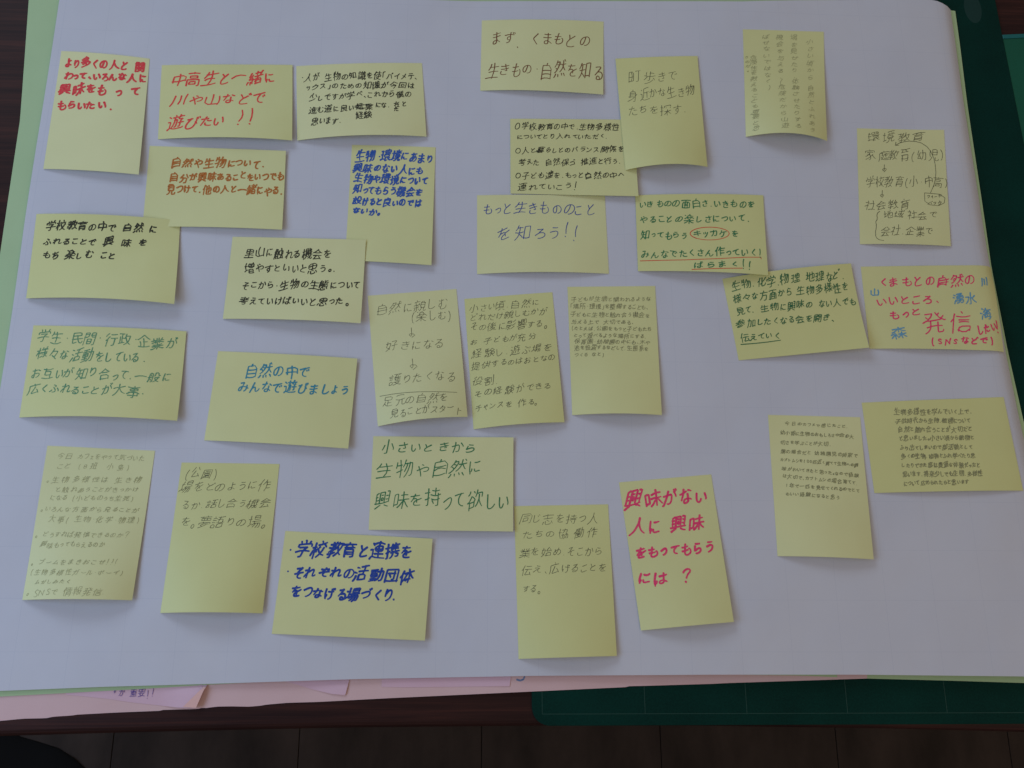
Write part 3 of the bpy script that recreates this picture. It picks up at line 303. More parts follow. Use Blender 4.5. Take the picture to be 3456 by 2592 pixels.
'語':[[8,24,36,24],[12,85,12,64,35,64,35,83,34,85,12,85],[12,36,34,36],[21,8,24,14],[12,50,33,50],[49,87,49,63,83,62,85,63,85,87],[49,87,85,87],[46,11,89,11],[49,28,82,28,82,49],[43,49,91,49],[62,11,61,27,59,29,57,41,57,49]],
'識':[[41,78,61,78],[41,63,61,63],[8,24,28,24],[59,25,56,37],[49,8,51,17],[12,36,27,36],[16,8,21,15],[12,86,27,85,27,64,14,63,11,65,11,83,12,86],[12,50,27,50],[43,25,44,37],[88,50,81,65,76,67],[82,13,87,24],[39,17,62,17],[37,37,89,37],[58,90,61,89,76,77],[72,8,73,46,75,64,76,67,76,76,81,87,86,89,89,88,90,83,91,79,90,76],[41,83,41,49,58,49,61,51,61,79,66,84]],
'護':[[40,89,44,91,49,90,61,87,65,83],[11,85,11,64,32,64,32,85,11,85],[49,37,49,40],[11,50,31,50],[83,70,81,75,74,81,73,83],[11,36,32,36],[7,24,35,24],[21,9,24,15],[78,8,78,17],[44,69,80,69,83,70],[49,49,87,49],[42,12,92,12],[50,31,88,31],[42,39,47,37,51,40,86,40],[57,8,57,17,52,23,49,34,50,59,90,59],[67,23,71,32,71,58],[54,69,56,76,65,83,72,84,75,87,89,91,94,89]],
'貴':[[22,67,78,67],[10,90,14,91,34,84,41,84],[22,56,78,56],[59,85,65,84,84,91,92,91],[9,34,91,34],[78,56,78,76,76,77,25,78,22,77,22,47,23,45,76,45,78,47,78,56],[49,8,49,34],[49,25,24,24,23,22,24,12,74,12,77,13,77,23,75,25,49,25]],
'足':[[49,61,83,61],[49,39,21,39,20,36,20,15,21,13,80,13,80,36,79,39,49,39],[49,39,49,86],[24,69,28,71,37,82,43,85,52,88,65,90,88,90,92,88],[25,54,23,69,21,71,15,84,10,89]],
'身':[[25,46,73,46],[48,8,46,16],[74,55,80,52,89,42],[10,91,26,86,44,78,59,69,63,63],[25,32,73,32],[11,62,73,63],[25,62,25,18,46,17,72,18,73,55,72,86,71,89,68,90,56,90]],
'近':[[72,36,72,75],[9,43,21,43,22,44,22,78],[20,16,24,22],[45,36,90,36],[92,9,83,8,46,13,45,16,44,52,37,73],[9,87,16,80,21,78,26,79,35,85,49,88,90,87]],
'連':[[8,41,20,41,21,42,21,79],[15,10,23,22],[32,68,89,68],[38,41,83,41],[33,16,88,16],[60,9,60,79],[60,55,83,54,83,32,82,29,38,29,38,54,60,55],[8,88,13,82,20,79,34,87,49,90,74,90,92,88]],
'進':[[30,37,35,33,40,31],[10,45,21,46,21,81],[11,10,22,22],[41,39,86,39],[41,56,84,56],[43,23,89,23],[65,10,69,20,67,26,67,72],[48,9,40,30,41,71,44,72,91,72],[10,92,11,86,16,82,20,81,25,81,36,86,49,89,74,89,92,87]],
'遊':[[69,18,90,18],[10,14,21,23],[44,9,46,20],[8,42,20,42,21,43,21,80],[40,37,53,37,55,38,53,72,50,77,45,78],[85,34,83,38,78,45,78,70,77,76,75,78,70,78],[65,54,92,54],[30,20,57,20,63,23],[39,20,40,38,38,55,34,68,31,74,28,82],[9,89,16,82,21,80,28,82,39,88,51,90,80,90,89,89,92,87,93,85],[71,8,69,18,63,23,63,29,68,32,85,34]],
'道':[[42,48,81,48],[78,8,75,12,73,19],[11,11,22,24],[42,61,81,61],[60,20,59,34],[8,43,22,43,23,44,23,80],[47,8,49,13,49,20],[42,61,42,36,43,34,78,34,81,35,81,74,43,75,42,74,42,61],[34,20,90,20],[12,84,22,80,39,87,51,89,80,89,88,88,92,86]],
'達':[[12,12,19,18,22,23],[75,27,75,33,73,43],[21,77,15,80,9,87],[21,77,31,83,41,87,50,88,90,87],[9,46,20,47,21,77],[61,8,61,27],[38,14,84,14],[61,44,61,78],[38,56,85,56],[34,69,90,69],[33,27,90,27],[47,27,47,34,49,43],[35,43,89,43]],
'部':[[19,27,22,37],[29,8,32,18],[14,86,14,64,15,62,47,61,48,62,49,86],[14,86,49,86],[73,75,77,78,83,77,87,75,89,70,89,63,87,56,79,42,88,14,85,12,68,12,66,13,66,90],[45,27,40,40,40,46],[8,46,52,46],[11,19,50,19]],
'里':[[17,67,84,67],[19,30,81,30],[49,11,49,88],[10,88,90,88],[49,49,22,49,19,48,19,12,22,11,81,12,81,48,78,49,49,49]],
'重':[[9,24,90,24],[8,88,91,88],[16,74,84,74],[19,49,80,49],[80,49,80,59,78,61,22,61,19,59,19,39,21,36,78,36,80,38,80,49],[49,11,49,88],[18,12,48,11,76,8,80,9]],
'開':[[57,25,87,25],[12,25,41,25],[59,51,59,89],[87,38,58,38,57,12,60,10,85,11,87,12,87,86,84,90,74,91],[28,51,70,51],[26,68,72,68],[12,38,40,38,41,13,40,11,38,10,15,11,12,12,12,91],[39,51,39,68,37,79,33,86]],
'間':[[57,25,87,25],[34,67,64,67],[12,25,41,25],[34,83,64,82,64,55,63,52,37,52,34,53,34,83],[87,39,58,39,57,12,60,10,85,11,87,12,87,86,85,90,73,91],[12,39,40,39,41,13,40,11,38,10,15,11,12,12,12,91]],
'関':[[36,45,39,54],[49,69,54,75,65,83],[62,45,60,54],[57,24,87,24],[12,24,41,24],[12,37,39,37,41,35,41,13,40,11,16,10,12,12,12,91],[87,37,58,37,57,12,59,11,84,10,87,12,87,85,85,89,76,90],[28,54,71,54],[49,55,48,68,45,75,35,83,29,85,27,84],[27,67,45,67,49,69,53,67,72,67]],
'険':[[23,69,30,67,32,63,32,53,24,37,31,13,29,11,11,12,11,91],[46,27,49,31,78,31,82,29,85,26],[65,31,65,65,73,78,78,84,88,89,92,90],[39,29,45,27,47,23,55,16,61,9,64,9,68,10,85,26,93,28],[65,66,43,65,43,48,44,45,86,45,87,48,87,63,85,65,68,66,63,69,60,76,53,84,38,91]],
'面':[[35,68,63,68],[35,51,63,51],[48,14,45,33],[35,34,35,86],[14,86,84,86],[9,14,89,14],[63,34,63,86],[14,91,14,34,45,33,84,34,84,91]],
'響':[[20,20,16,28],[16,28,18,30],[39,31,58,32],[39,41,58,37],[33,52,35,63],[39,21,61,21],[20,7,12,18],[23,81,77,81],[68,52,64,63],[72,43,72,12,74,10,87,10,88,11,85,24,90,32,91,37,89,40,81,41],[77,81,77,75,75,73,24,73,23,75,23,89,25,90,76,90,77,81],[30,27,30,30,23,38,17,43,9,46],[7,64,91,64],[18,52,50,51,82,52],[9,32,15,30,27,31],[12,18,21,20,25,18],[39,41,39,13,41,12,49,11,58,11,61,13,61,28,58,31,58,36,63,41]],
'頃':[[76,83,91,90],[35,90,38,90,54,83],[16,34,35,34],[47,58,87,58],[47,42,87,42],[66,12,64,27],[16,10,16,71],[64,27,49,27,47,29,47,72,49,73,86,73,87,70,87,28,84,27,64,27],[42,11,91,11],[13,74,16,71,24,70,36,65,38,62]],
'験':[[25,68,27,79],[32,66,35,74,40,75],[17,69,18,83],[10,68,6,86],[71,67,81,83,87,88,91,89],[69,64,51,64,51,46,86,45,89,46,89,63,74,64,71,67],[27,11,27,56],[12,40,39,40],[40,11,14,11,12,12,12,55,39,56,41,57,39,88,36,91,29,91],[52,27,56,31,69,32,82,32,88,27],[12,26,38,26,43,29,48,30,52,27,66,10,69,9,72,10,88,27],[70,33,69,67,61,80,54,87,48,90]],
'高':[[49,9,49,16],[13,90,13,58,14,55,83,55,86,57,86,86,84,91,75,91],[31,82,32,67,64,66,66,67,67,79,65,81,31,82],[74,41,74,31,73,29,27,29,25,31,25,42,26,43,73,43,74,41],[9,17,89,17]],
'.':[[20,79,22,82]]}
NOTES = {
1:{'c':[[-521.56,393.99],[-420.58,387.41],[-413.32,232.41],[-519.65,239.65]],'l':[0.3,0.0,2.3,0.0,0.57,5.75,6.9],'w':1.99,'s':(103.9,154.8),'t':[['より多くの人と 関',[5.6,15.8,99.5,12.3,14.5],'red'],['わって、いろんな人に',[6.8,32.1,103.1,28.4,12.5],'red'],['興味をも っ て',[3.5,51.4,97.3,46.8,15.3],'red'],['もらいたい.',[3.9,73.2,67.8,68.6,13.3],'red']]},
2:{'c':[[-405.82,379.06],[-256.34,384.53],[-249.0,281.31],[-399.6,281.3]],'l':[0.3,0.0,2.3,1.15,0.0,9.2,5.75],'w':1.46,'s':(150.1,100.7),'t':[['中高生と一緒に',[10.3,19.9,130.1,15.7,19.8],'red2'],['川や山などで',[11.6,49.4,121.5,45.9,17.6],'red2'],['遊びたい',[10.5,78.6,77.5,77.6,18.4],'red2'],['!!',[86.9,74.4,109.2,70.9,22.1],'red2']]},
3:{'c':[[-407.8,272.63],[-255.78,269.96],[-253.1,171.4],[-404.83,172.83]],'l':[0.3,0.0,1.72,2.3,0.0,4.6,4.6],'w':1.43,'s':(151.9,99.2),'t':[['自然や生物について.',[24.9,20.4,130.0,17.1,12.5],'brown'],['自分が興味あることをいつでも',[25.4,38.3,152.1,33.1,11.6],'brown'],['見つけて.他の人と一緒にやる.',[22.6,53.4,151.2,50.3,12.0],'brown']]},
4:{'c':[[-252.01,383.83],[-106.0,392.76],[-98.19,293.02],[-244.27,284.26]],'l':[0.3,0.0,1.72,0.0,1.15,9.2,2.3],'w':0.86,'s':(146.3,100.0),'t':[['・人が 生物の知識を使「バイメテ、',[3.9,17.2,140.7,17.7,10.3],'black'],['ックス」のための知識が今回は',[10.3,30.5,137.2,30.6,9.4],'black'],['少しですが学べ、これから僕の',[13.7,45.3,132.3,42.7,9.9],'black'],['進む道に良い',[13.5,60.6,66.5,61.4,10.2],'black'],['結果',[67.2,59.7,87.2,58.4,10.5],'black'],['~',[[66.5,60.5],[87.2,57.5]],'black'],['~',[[66.9,59.1],[86.9,58.6]],'black'],['にな.',[89.4,58.4,107.2,58.5,8.7],'black'],['在',[110.8,57.6,118.0,57.6,7.8],'black'],['と',[120.2,55.8,125.9,55.7,7.8],'black'],['た',[110.6,64.6,117.0,64.5,7.0],'black'],['経験',[66.2,72.8,86.1,71.5,11.4],'black'],['思います.',[16.2,76.9,51.2,79.0,11.8],'black']]},
5:{'c':[[-519.35,184.62],[-364.97,181.07],[-358.22,78.57],[-516.07,85.61]],'l':[0.9,0.0,5.75,0.0,1.15,13.8,9.2],'w':1.21,'s':(156.2,100.9),'t':[['学校教育の中で 自然 に',[12.5,14.4,133.0,13.9,10.9],'black'],['ふれることで 興 味 を',[11.5,33.2,123.8,31.0,9.7],'black'],['もち 楽しむ こと',[12.3,49.3,91.1,48.0,10.5],'black']]},
6:{'c':[[-182.46,281.29],[-87.48,280.87],[-88.58,132.06],[-183.42,138.04]],'l':[0.3,0.0,0.57,0.0,0.0,3.45,4.6],'w':1.48,'s':(95.0,146.0),'t':[['生物・環境にあまり',[4.5,12.5,93.9,14.2,13.7],'blue2'],['興味のない人にも',[2.5,28.7,83.1,30.5,12.0],'blue2'],['生物や環境について',[3.9,42.3,88.4,43.6,12.5],'blue2'],['知ってもらう機会を',[4.0,56.6,82.6,58.1,11.9],'blue2'],['設けると良いのでは',[4.8,71.6,81.7,71.4,11.1],'blue2'],['ないか。',[4.7,83.5,37.5,83.7,9.4],'blue2']]},
7:{'c':[[-306.71,163.01],[-161.28,162.08],[-162.05,61.69],[-308.78,66.56]],'l':[0.9,0.0,2.3,2.3,0.0,8.05,6.9],'w':0.99,'s':(146.1,98.4),'t':[['里山に触れる機会を',[14.2,19.6,109.7,18.5,12.3],'black'],['増やすといいと思う。.',[16.1,38.5,116.6,34.9,12.2],'black'],['そこから.生物の生態について',[16.3,58.0,143.2,53.5,10.9],'black'],['考えていけばいいと思った。',[13.7,76.9,132.4,73.7,10.8],'black']]},
8:{'c':[[-504.86,55.96],[-345.2,51.32],[-343.23,-48.09],[-504.24,-44.82]],'l':[0.3,0.0,3.45,1.15,0.0,13.8,6.9],'w':0.91,'s':(160.4,100.1),'t':[['学生・民間・行政・企業が',[6.0,12.1,151.7,15.1,14.1],'green1'],['様々な活動をしている.',[6.9,31.0,123.2,33.2,13.2],'green1'],['お互いが知り合って.一般に',[5.6,52.4,150.0,53.5,13.1],'green1'],['広くふれることが大事.',[3.7,70.3,126.8,69.7,12.6],'green1']]},
9:{'c':[[-310.61,30.2],[-164.27,23.83],[-168.84,-74.58],[-316.07,-66.63]],'l':[0.3,0.0,2.88,2.3,0.0,5.75,5.75],'w':1.25,'s':(147.0,97.7),'t':[['自然の中で',[30.1,21.0,99.8,17.0,14.5],'teal'],['みんなで遊びましょう',[26.3,39.5,142.5,34.1,13.9],'teal']]},
10:{'c':[[-36.03,455.66],[110.47,455.91],[106.84,353.27],[-36.99,356.99]],'l':[0.3,0.0,2.3,0.0,0.0,4.6,2.3],'w':0.92,'s':(145.2,100.7),'t':[['まず. くまもとの',[11.2,26.8,127.6,28.7,22.8],'darkbrown'],['生きもの・自然を知る',[6.1,72.9,143.1,69.4,23.3],'darkbrown']]},
11:{'c':[[122.88,403.23],[220.82,407.93],[222.56,257.15],[129.17,253.59]],'l':[1.4,0.0,1.15,0.0,2.3,13.8,5.75],'w':0.64,'s':(95.8,150.3),'t':[['町歩きで',[13.4,27.5,71.6,28.3,15.8],'grey'],['身近かな生き物',[10.0,51.0,90.2,49.1,16.7],'grey'],['たちを探す.',[8.3,72.4,78.8,74.0,15.5],'grey']]},
12:{'c':[[-2.07,319.2],[141.36,321.08],[142.35,219.61],[-1.75,223.26]],'l':[0.9,0.0,1.15,0.0,0.0,2.3,4.6],'w':0.72,'s':(143.8,98.7),'t':[['○学校教育の中で.生物多様性',[4.9,10.3,126.9,9.9,9.2],'black'],['についてとり入れていただく.',[7.3,23.7,113.9,22.1,7.6],'black'],['○人と暮らしとのバランス関係を',[4.7,42.1,131.3,38.5,8.7],'black'],['考えた 自然保ゴ 推進と行う.',[7.9,57.7,127.2,54.3,9.0],'black'],['○子ども達を.もっと自然の中へ',[4.5,75.2,130.4,71.8,9.0],'black'],['連れていこう!',[7.7,90.3,75.5,87.6,9.6],'black']]},
13:{'c':[[-39.47,220.88],[105.02,222.31],[106.59,126.07],[-38.55,124.29]],'l':[0.3,0.0,1.72,0.0,0.0,4.6,0.0],'w':0.75,'s':(144.8,96.4),'t':[['もっと生きもののこと',[4.9,17.4,133.5,17.1,17.0],'blue3'],['を知ろう!!',[20.0,47.6,114.1,46.7,17.9],'blue3']]},
14:{'c':[[139.62,223.17],[285.78,225.06],[280.93,122.92],[138.82,129.58]],'l':[0.9,0.0,3.45,0.0,0.0,8.05,6.9],'w':0.94,'s':(144.2,97.9),'t':[['いきものの面白さ.いきものを',[3.7,12.1,133.8,11.6,10.5],'green2'],['やることの楽しさについて.',[3.1,32.4,128.4,29.7,10.5],'green2'],['知ってもらう',[3.4,52.4,56.9,52.2,11.4],'green2'],['キッカケ',[62.4,50.1,101.1,48.6,10.2],'green2'],['を',[105.5,49.5,113.7,49.2,8.5],'green2'],['~',[[66.3,55.9],[62.7,54.3],[60.3,52.5],[59.3,50.4],[59.8,48.2],[61.8,46.2],[65.1,44.4],[69.5,42.9],[74.7,41.9],[80.3,41.5],[86.1,41.5],[91.4,42.1],[96.1,43.2],[99.8,44.7],[102.2,46.5],[103.2,48.5],[102.6,50.6],[100.6,52.7],[97.3,54.5],[92.9,56.0],[87.7,57.1],[82.0,57.6],[76.3,57.6],[71.0,57.0],[66.3,55.9],[62.7,54.3]],'redpen'],['みんなでたくさん作っていく!',[3.5,77.5,138.8,70.8,10.6],'green2'],['~',[[2.9,85.1],[70.5,83.0],[137.5,75.8],[137.3,78.8]],'redpen'],['ばらまく!!',[59.5,89.4,127.7,86.3,9.9],'green2'],['~',[[59.1,95.6],[87.6,93.4],[115.0,91.6]],'redpen']]},
15:{'c':[[278.55,447.98],[378.49,449.47],[364.55,293.88],[271.67,301.04]],'l':[0.3,0.0,0.0,0.0,0.0,16.1,6.9],'w':0.59,'s':(96.6,151.7),'t':[['|小さい頃から 自然とふれあう',[79.9,10.3,77.2,147.4,7.7],'pencil'],['|場を見せたり、体験させたりする',[60.7,5.4,59.1,145.3,8.1],'pencil'],['|機会を与える、(危険だから山遊',[43.4,6.1,43.2,146.6,8.1],'pencil'],['|ばせないではなく)',[27.1,4.4,27.9,87.2,8.1],'pencil'],['|危険性を教えることも重要と思',[11.3,36.8,11.3,146.1,7.6],'pencil'],['|うのだ。',[3.0,38.1,5.0,61.2,5.3],'pencil']]},
16:{'c':[[405.01,316.64],[510.2,318.28],[496.04,166.32],[391.52,166.73]],'l':[0.3,0.0,0.0,0.0,0.0,3.45,1.15],'w':0.65,'s':(104.9,151.6),'t':[['環境教育',[10.9,11.0,82.7,8.2,14.1],'grey'],['家庭教育(幼児)',[9.4,34.8,103.5,32.8,14.7],'grey'],['学校教育(小・中高)',[7.4,71.2,106.4,68.9,13.1],'grey'],['社会教育',[5.6,101.6,59.8,100.8,12.9],'grey'],['フィード',[79.4,89.7,98.6,88.0,5.9],'grey'],['バック',[79.9,97.5,98.1,96.8,5.9],'grey'],['地域社会で',[26.4,114.0,91.4,112.2,10.8],'grey'],['会社.企業で',[23.8,134.7,84.3,134.2,11.9],'grey'],['~',[[77.4,84.5],[102.1,86.2],[99.3,101.1],[76.9,99.7],[77.4,84.5]],'grey'],['~',[[23.5,109.9],[20.0,113.0],[20.7,120.3],[18.2,123.4],[19.5,127.5],[17.2,139.8],[19.7,146.0],[26.9,147.4]],'grey'],['~',[[45.4,22.0],[52.3,17.5],[66.0,15.0],[81.2,19.0],[90.1,32.9],[92.9,52.2],[91.0,69.3],[84.5,84.3]],'grey'],['~',[[46.5,17.6],[45.4,22.0],[49.8,21.6]],'grey'],['~',[[31.5,48.2],[30.8,57.9],[28.3,53.7],[34.8,53.1],[30.8,57.9]],'grey'],['~',[[27.7,82.5],[27.0,92.0],[24.3,88.2],[30.0,87.3],[27.0,92.0]],'grey']]},
17:{'c':[[232.1,121.46],[377.66,141.71],[384.28,40.16],[243.71,26.95]],'l':[0.3,0.0,5.75,2.3,0.0,4.6,9.2],'w':0.82,'s':(144.1,98.5),'t':[['生物.化学.物理 地理など.',[7.0,10.2,134.3,13.2,11.4],'green3'],['様々な方面から 生物多様性を',[6.2,25.9,136.4,26.3,10.2],'green3'],['見て. 生物に興味の ない人でも',[6.1,40.6,142.5,44.0,10.0],'green3'],['参加したくなる会を開き、',[5.0,56.0,114.2,60.0,9.8],'green3'],['伝えていく',[5.4,72.3,51.1,74.7,9.9],'green3'],['~',[[5.9,80.5],[28.1,81.1],[49.6,80.2]],'green3']]},
18:{'c':[[389.46,139.09],[545.0,144.94],[540.43,42.06],[388.66,42.1]],'l':[0.3,0.0,0.57,0.0,0.0,3.45,0.57],'w':1.22,'s':(153.7,100.0),'t':[['くまもとの自然の',[17.5,20.6,129.8,16.7,15.0],'pink'],['いいところ、',[11.8,42.9,86.8,40.4,13.0],'pink'],['もっと',[25.2,60.5,62.4,56.0,11.4],'pink'],['発信',[59.6,71.5,118.2,69.7,25.6],'pink'],['したい!',[124.3,76.7,151.3,70.7,12.9],'pink'],['(SNSなどで)',[67.4,91.3,143.5,88.2,9.1],'pink'],['川',[134.9,19.3,143.6,18.8,11.0],'blueling'],['山',[7.0,31.6,18.1,31.8,9.4],'blueling'],['湧水',[99.9,40.3,128.8,40.1,14.2],'blueling'],['海',[130.2,58.0,144.2,56.4,12.9],'blueling'],['森',[24.5,81.6,44.0,80.7,16.5],'blueling']]},
19:{'c':[[-156.7,96.6],[-61.0,106.51],[-46.94,-39.66],[-140.1,-49.16]],'l':[0.3,0.0,0.0,0.0,0.0,13.8,5.75],'w':0.52,'s':(94.9,146.8),'t':[['自然に親しむ',[6.3,16.6,85.1,16.4,14.6],'grey'],['(楽しむ)',[43.1,29.4,88.9,28.9,13.8],'grey'],['好きになる',[13.4,59.9,78.4,61.8,12.6],'grey'],['護りたくなる',[14.7,97.7,86.3,100.5,12.3],'grey'],['足元の自然を',[6.6,121.0,77.2,125.2,12.0],'grey'],['見ることがスタート',[13.5,136.1,91.0,137.9,11.2],'grey'],['~',[[43.5,41.6],[43.3,52.8],[39.4,48.1],[47.9,49.4],[43.3,52.8]],'grey'],['~',[[41.9,77.5],[42.1,90.0],[37.6,83.9],[48.1,85.5],[42.1,90.0]],'grey'],['~',[[4.7,115.0],[26.0,114.8],[53.9,116.5],[86.0,119.4]],'grey']]},
20:{'c':[[-52.11,94.73],[43.74,103.14],[54.25,-44.26],[-40.55,-51.5]],'l':[0.3,0.0,0.0,0.0,0.0,8.05,3.45],'w':0.52,'s':(95.7,147.2),'t':[['小さい頃.自然に',[4.3,11.8,80.3,10.5,10.0],'grey'],['どれだけ親しむかが',[4.4,23.0,88.9,22.4,9.6],'grey'],['その後に影響する。',[3.6,34.1,87.7,36.0,10.2],'grey'],['お 子どもが充分',[3.3,51.1,74.6,49.7,8.4],'grey'],['経験し.遊ぶ場を',[2.4,65.3,90.9,63.3,10.0],'grey'],['提供するのはおとなの',[1.4,79.3,93.1,75.1,9.1],'grey'],['役割.',[1.9,95.1,31.5,96.0,10.1],'grey'],['その経験ができる',[3.3,109.2,85.5,106.3,9.1],'grey'],['チャンスを 作る。',[3.0,124.6,69.8,123.7,9.0],'grey']]},
21:{'c':[[60.42,109.71],[157.23,112.39],[156.7,-36.19],[62.88,-35.55]],'l':[0.3,0.0,0.0,0.0,0.0,9.2,4.6],'w':0.46,'s':(95.3,146.9),'t':[['子どもが生物と関われるような',[3.0,14.7,90.2,15.4,6.1],'pencil2'],['「場所・環境」を整備することも、',[1.9,23.4,87.3,24.9,6.6],'pencil2'],['子どもに生物と触れ合う機会を',[1.6,32.9,88.5,34.3,6.1],'pencil2'],['与える上で 大切である、',[2.1,41.9,70.5,42.1,5.7],'pencil2'],['(たとえば.公園をもっと子どもたち',[1.8,49.3,89.3,50.6,5.6],'pencil2'],['とって遊べるような場所にする.',[4.7,57.0,83.3,59.2,5.6],'pencil2'],['保育園・幼稚園の中にも、木や',[5.2,64.4,87.0,65.9,5.8],'pencil2'],['池を設置するなどして.生態系を',[5.0,71.5,85.0,73.2,6.1],'pencil2'],['つくる なと)',[4.7,79.1,36.9,80.1,5.0],'pencil2']]},
22:{'c':[[-472.02,-73.99],[-364.5,-77.95],[-369.15,-227.4],[-475.03,-227.08]],'l':[0.3,0.0,0.0,0.0,0.0,14.95,3.45],'w':0.47,'s':(106.7,151.3),'t':[['今日 カフェをやって気づいた',[11.2,10.2,97.9,8.3,6.6],'pencil'],['こと (B班 小島)',[12.1,20.3,85.2,18.6,6.2],'pencil'],['。生物多様性は 生き物',[4.4,34.4,99.0,31.0,6.7],'pencil'],['と触れあうことがきっかけ',[14.5,44.1,96.3,41.2,6.1],'pencil'],['になる (小どものうち生死)',[10.9,52.1,93.6,50.9,5.8],'pencil'],['。いろんな方面から見ることが',[3.5,63.6,100.1,62.3,6.0],'pencil'],['大事( 生物・化学・物理)',[13.2,73.4,102.3,72.4,6.5],'pencil'],['。 どうすれば発信できるのか?',[2.7,88.9,94.6,87.9,6.4],'pencil'],['興味もってもらえるのか',[9.1,98.7,73.6,98.4,6.4],'pencil'],['。 ブームをまきおこせ!!!',[2.4,115.8,88.6,115.2,5.9],'pencil'],['(生物多様性ガール・ボーイ)',[3.5,125.4,96.0,125.2,5.9],'pencil'],['ムがしみたく',[11.1,134.5,49.0,134.8,4.9],'pencil'],['。 SNSで 情報発信.',[3.5,144.4,84.0,143.9,8.1],'pencil']]},
23:{'c':[[-336.52,-90.02],[-238.28,-90.43],[-243.35,-239.44],[-342.04,-239.15]],'l':[0.3,0.0,0.0,0.0,0.0,14.95,3.45],'w':0.51,'s':(98.5,149.2),'t':[['(公園)',[5.0,11.7,37.8,10.6,11.1],'grey'],['場をどのように作',[1.1,25.0,92.8,22.3,11.1],'grey'],['るか.話し合う機会',[6.5,43.1,94.1,40.6,10.2],'grey'],['を。夢語りの場。',[7.0,61.2,93.5,60.2,12.3],'grey']]},
24:{'c':[[-227.69,-158.69],[-80.42,-165.74],[-85.51,-264.88],[-233.73,-258.51]],'l':[0.3,0.0,1.15,2.3,0.0,4.6,4.6],'w':1.61,'s':(147.9,99.6),'t':[['・学校教育と連携を',[4.4,17.2,129.1,14.5,15.8],'blue1'],['・それぞれの活動団体',[5.1,39.5,132.6,38.5,13.4],'blue1'],['をつなげる場づくり.',[12.9,58.6,119.3,57.7,13.5],'blue1']]},
25:{'c':[[-144.26,-59.68],[1.02,-60.59],[0.51,-158.61],[-144.91,-156.92]],'l':[0.3,0.0,1.72,2.3,0.0,4.6,3.45],'w':0.9,'s':(145.4,97.6),'t':[['小さいときから',[6.0,12.0,108.7,10.1,12.1],'green2'],['生物や自然に',[4.0,35.3,113.8,31.6,17.6],'green2'],['興味を持って欲しい',[4.0,67.0,142.0,66.0,19.6],'green2']]},
26:{'c':[[1.65,-132.09],[97.58,-130.1],[101.27,-279.36],[5.68,-282.01]],'l':[0.3,0.0,0.0,0.0,0.0,10.35,3.45],'w':0.49,'s':(95.8,149.6),'t':[['同じ志を持つ人',[5.3,12.5,86.1,14.8,10.9],'grey'],['たちの協働作',[6.8,28.9,86.0,29.2,9.7],'grey'],['業を始め.そこから',[3.6,46.9,87.6,47.5,10.7],'grey'],['伝え、広げることを',[5.0,64.2,91.4,64.3,9.5],'grey'],['する。',[5.8,82.7,24.8,84.0,9.1],'grey']]},
27:{'c':[[109.65,-107.26],[205.93,-98.17],[217.41,-247.22],[126.06,-255.2]],'l':[0.3,0.0,0.0,0.0,1.15,10.35,5.75],'w':1.65,'s':(94.2,149.2),'t':[['興味がない',[3.1,19.6,87.7,21.6,17.4],'pink'],['人に 興味',[3.8,47.4,81.4,49.6,15.7],'pink'],['をもってもらう',[4.6,73.4,86.3,75.3,14.1],'pink'],['には ?',[3.9,100.7,59.0,101.3,14.5],'pink']]},
28:{'c':[[270.93,-33.43],[369.53,-35.25],[365.3,-185.42],[268.05,-182.14]],'l':[0.3,0.0,0.0,0.0,0.0,8.05,4.6],'w':0.49,'s':(98.0,149.5),'t':[['今日のカフェで感じたこと.',[16.7,9.0,84.4,10.9,4.2],'pencil2'],['幼小期に生物のおもしろさや命の大',[11.2,19.2,89.6,21.6,4.8],'pencil2'],['切さを学ぶことが大切.',[10.5,29.5,64.3,30.7,4.8],'pencil2'],['僕の場合だと 幼稚園児の時家で',[9.8,39.5,91.8,42.0,4.7],'pencil2'],['カブトムシを100匹近く育てて生物への興',[9.2,48.5,91.4,52.7,4.4],'pencil2'],['味がわいてきたと思った。なので経験',[10.4,58.1,91.1,63.2,4.7],'pencil2'],['は大切で、カブトムシの場合育てて.',[10.5,66.3,88.9,71.5,4.7],'pencil2'],['1年で一匹を見せてくれるのでとて',[12.4,75.9,90.1,79.5,4.6],'pencil2'],['もいい経験になると思う',[11.7,84.7,68.1,87.6,4.6],'pencil2']]},
29:{'c':[[372.96,-19.14],[530.67,-10.28],[535.31,-112.64],[375.46,-116.71]],'l':[0.3,0.0,0.57,0.0,0.0,3.45,0.0],'w':0.65,'s':(158.9,100.0),'t':[['生物多様性を学んでいく上で.',[33.5,12.2,120.0,14.6,7.5],'pencil2'],['子供時代から生物.植物について',[33.3,22.2,116.5,24.8,6.1],'pencil2'],['自然と触れ合うことが大切だと',[34.0,31.5,116.7,33.8,6.6],'pencil2'],['と思いました。小さい頃から動物と',[34.5,41.5,116.8,43.3,6.0],'pencil2'],['ふり出てしまいので部活動として',[33.5,51.8,112.6,53.3,5.7],'pencil2'],['多くの生物.植物とふれ学べたり思',[33.3,61.2,114.1,62.7,5.9],'pencil2'],['したりできた事は貴重な体験だったと',[32.4,71.0,116.8,72.6,5.9],'pencil2'],['思います.将来少しでも生物.多様性',[31.5,80.7,117.5,82.0,6.2],'pencil2'],['について広められたらと思います',[31.3,90.4,101.1,90.6,5.6],'pencil2']]}}
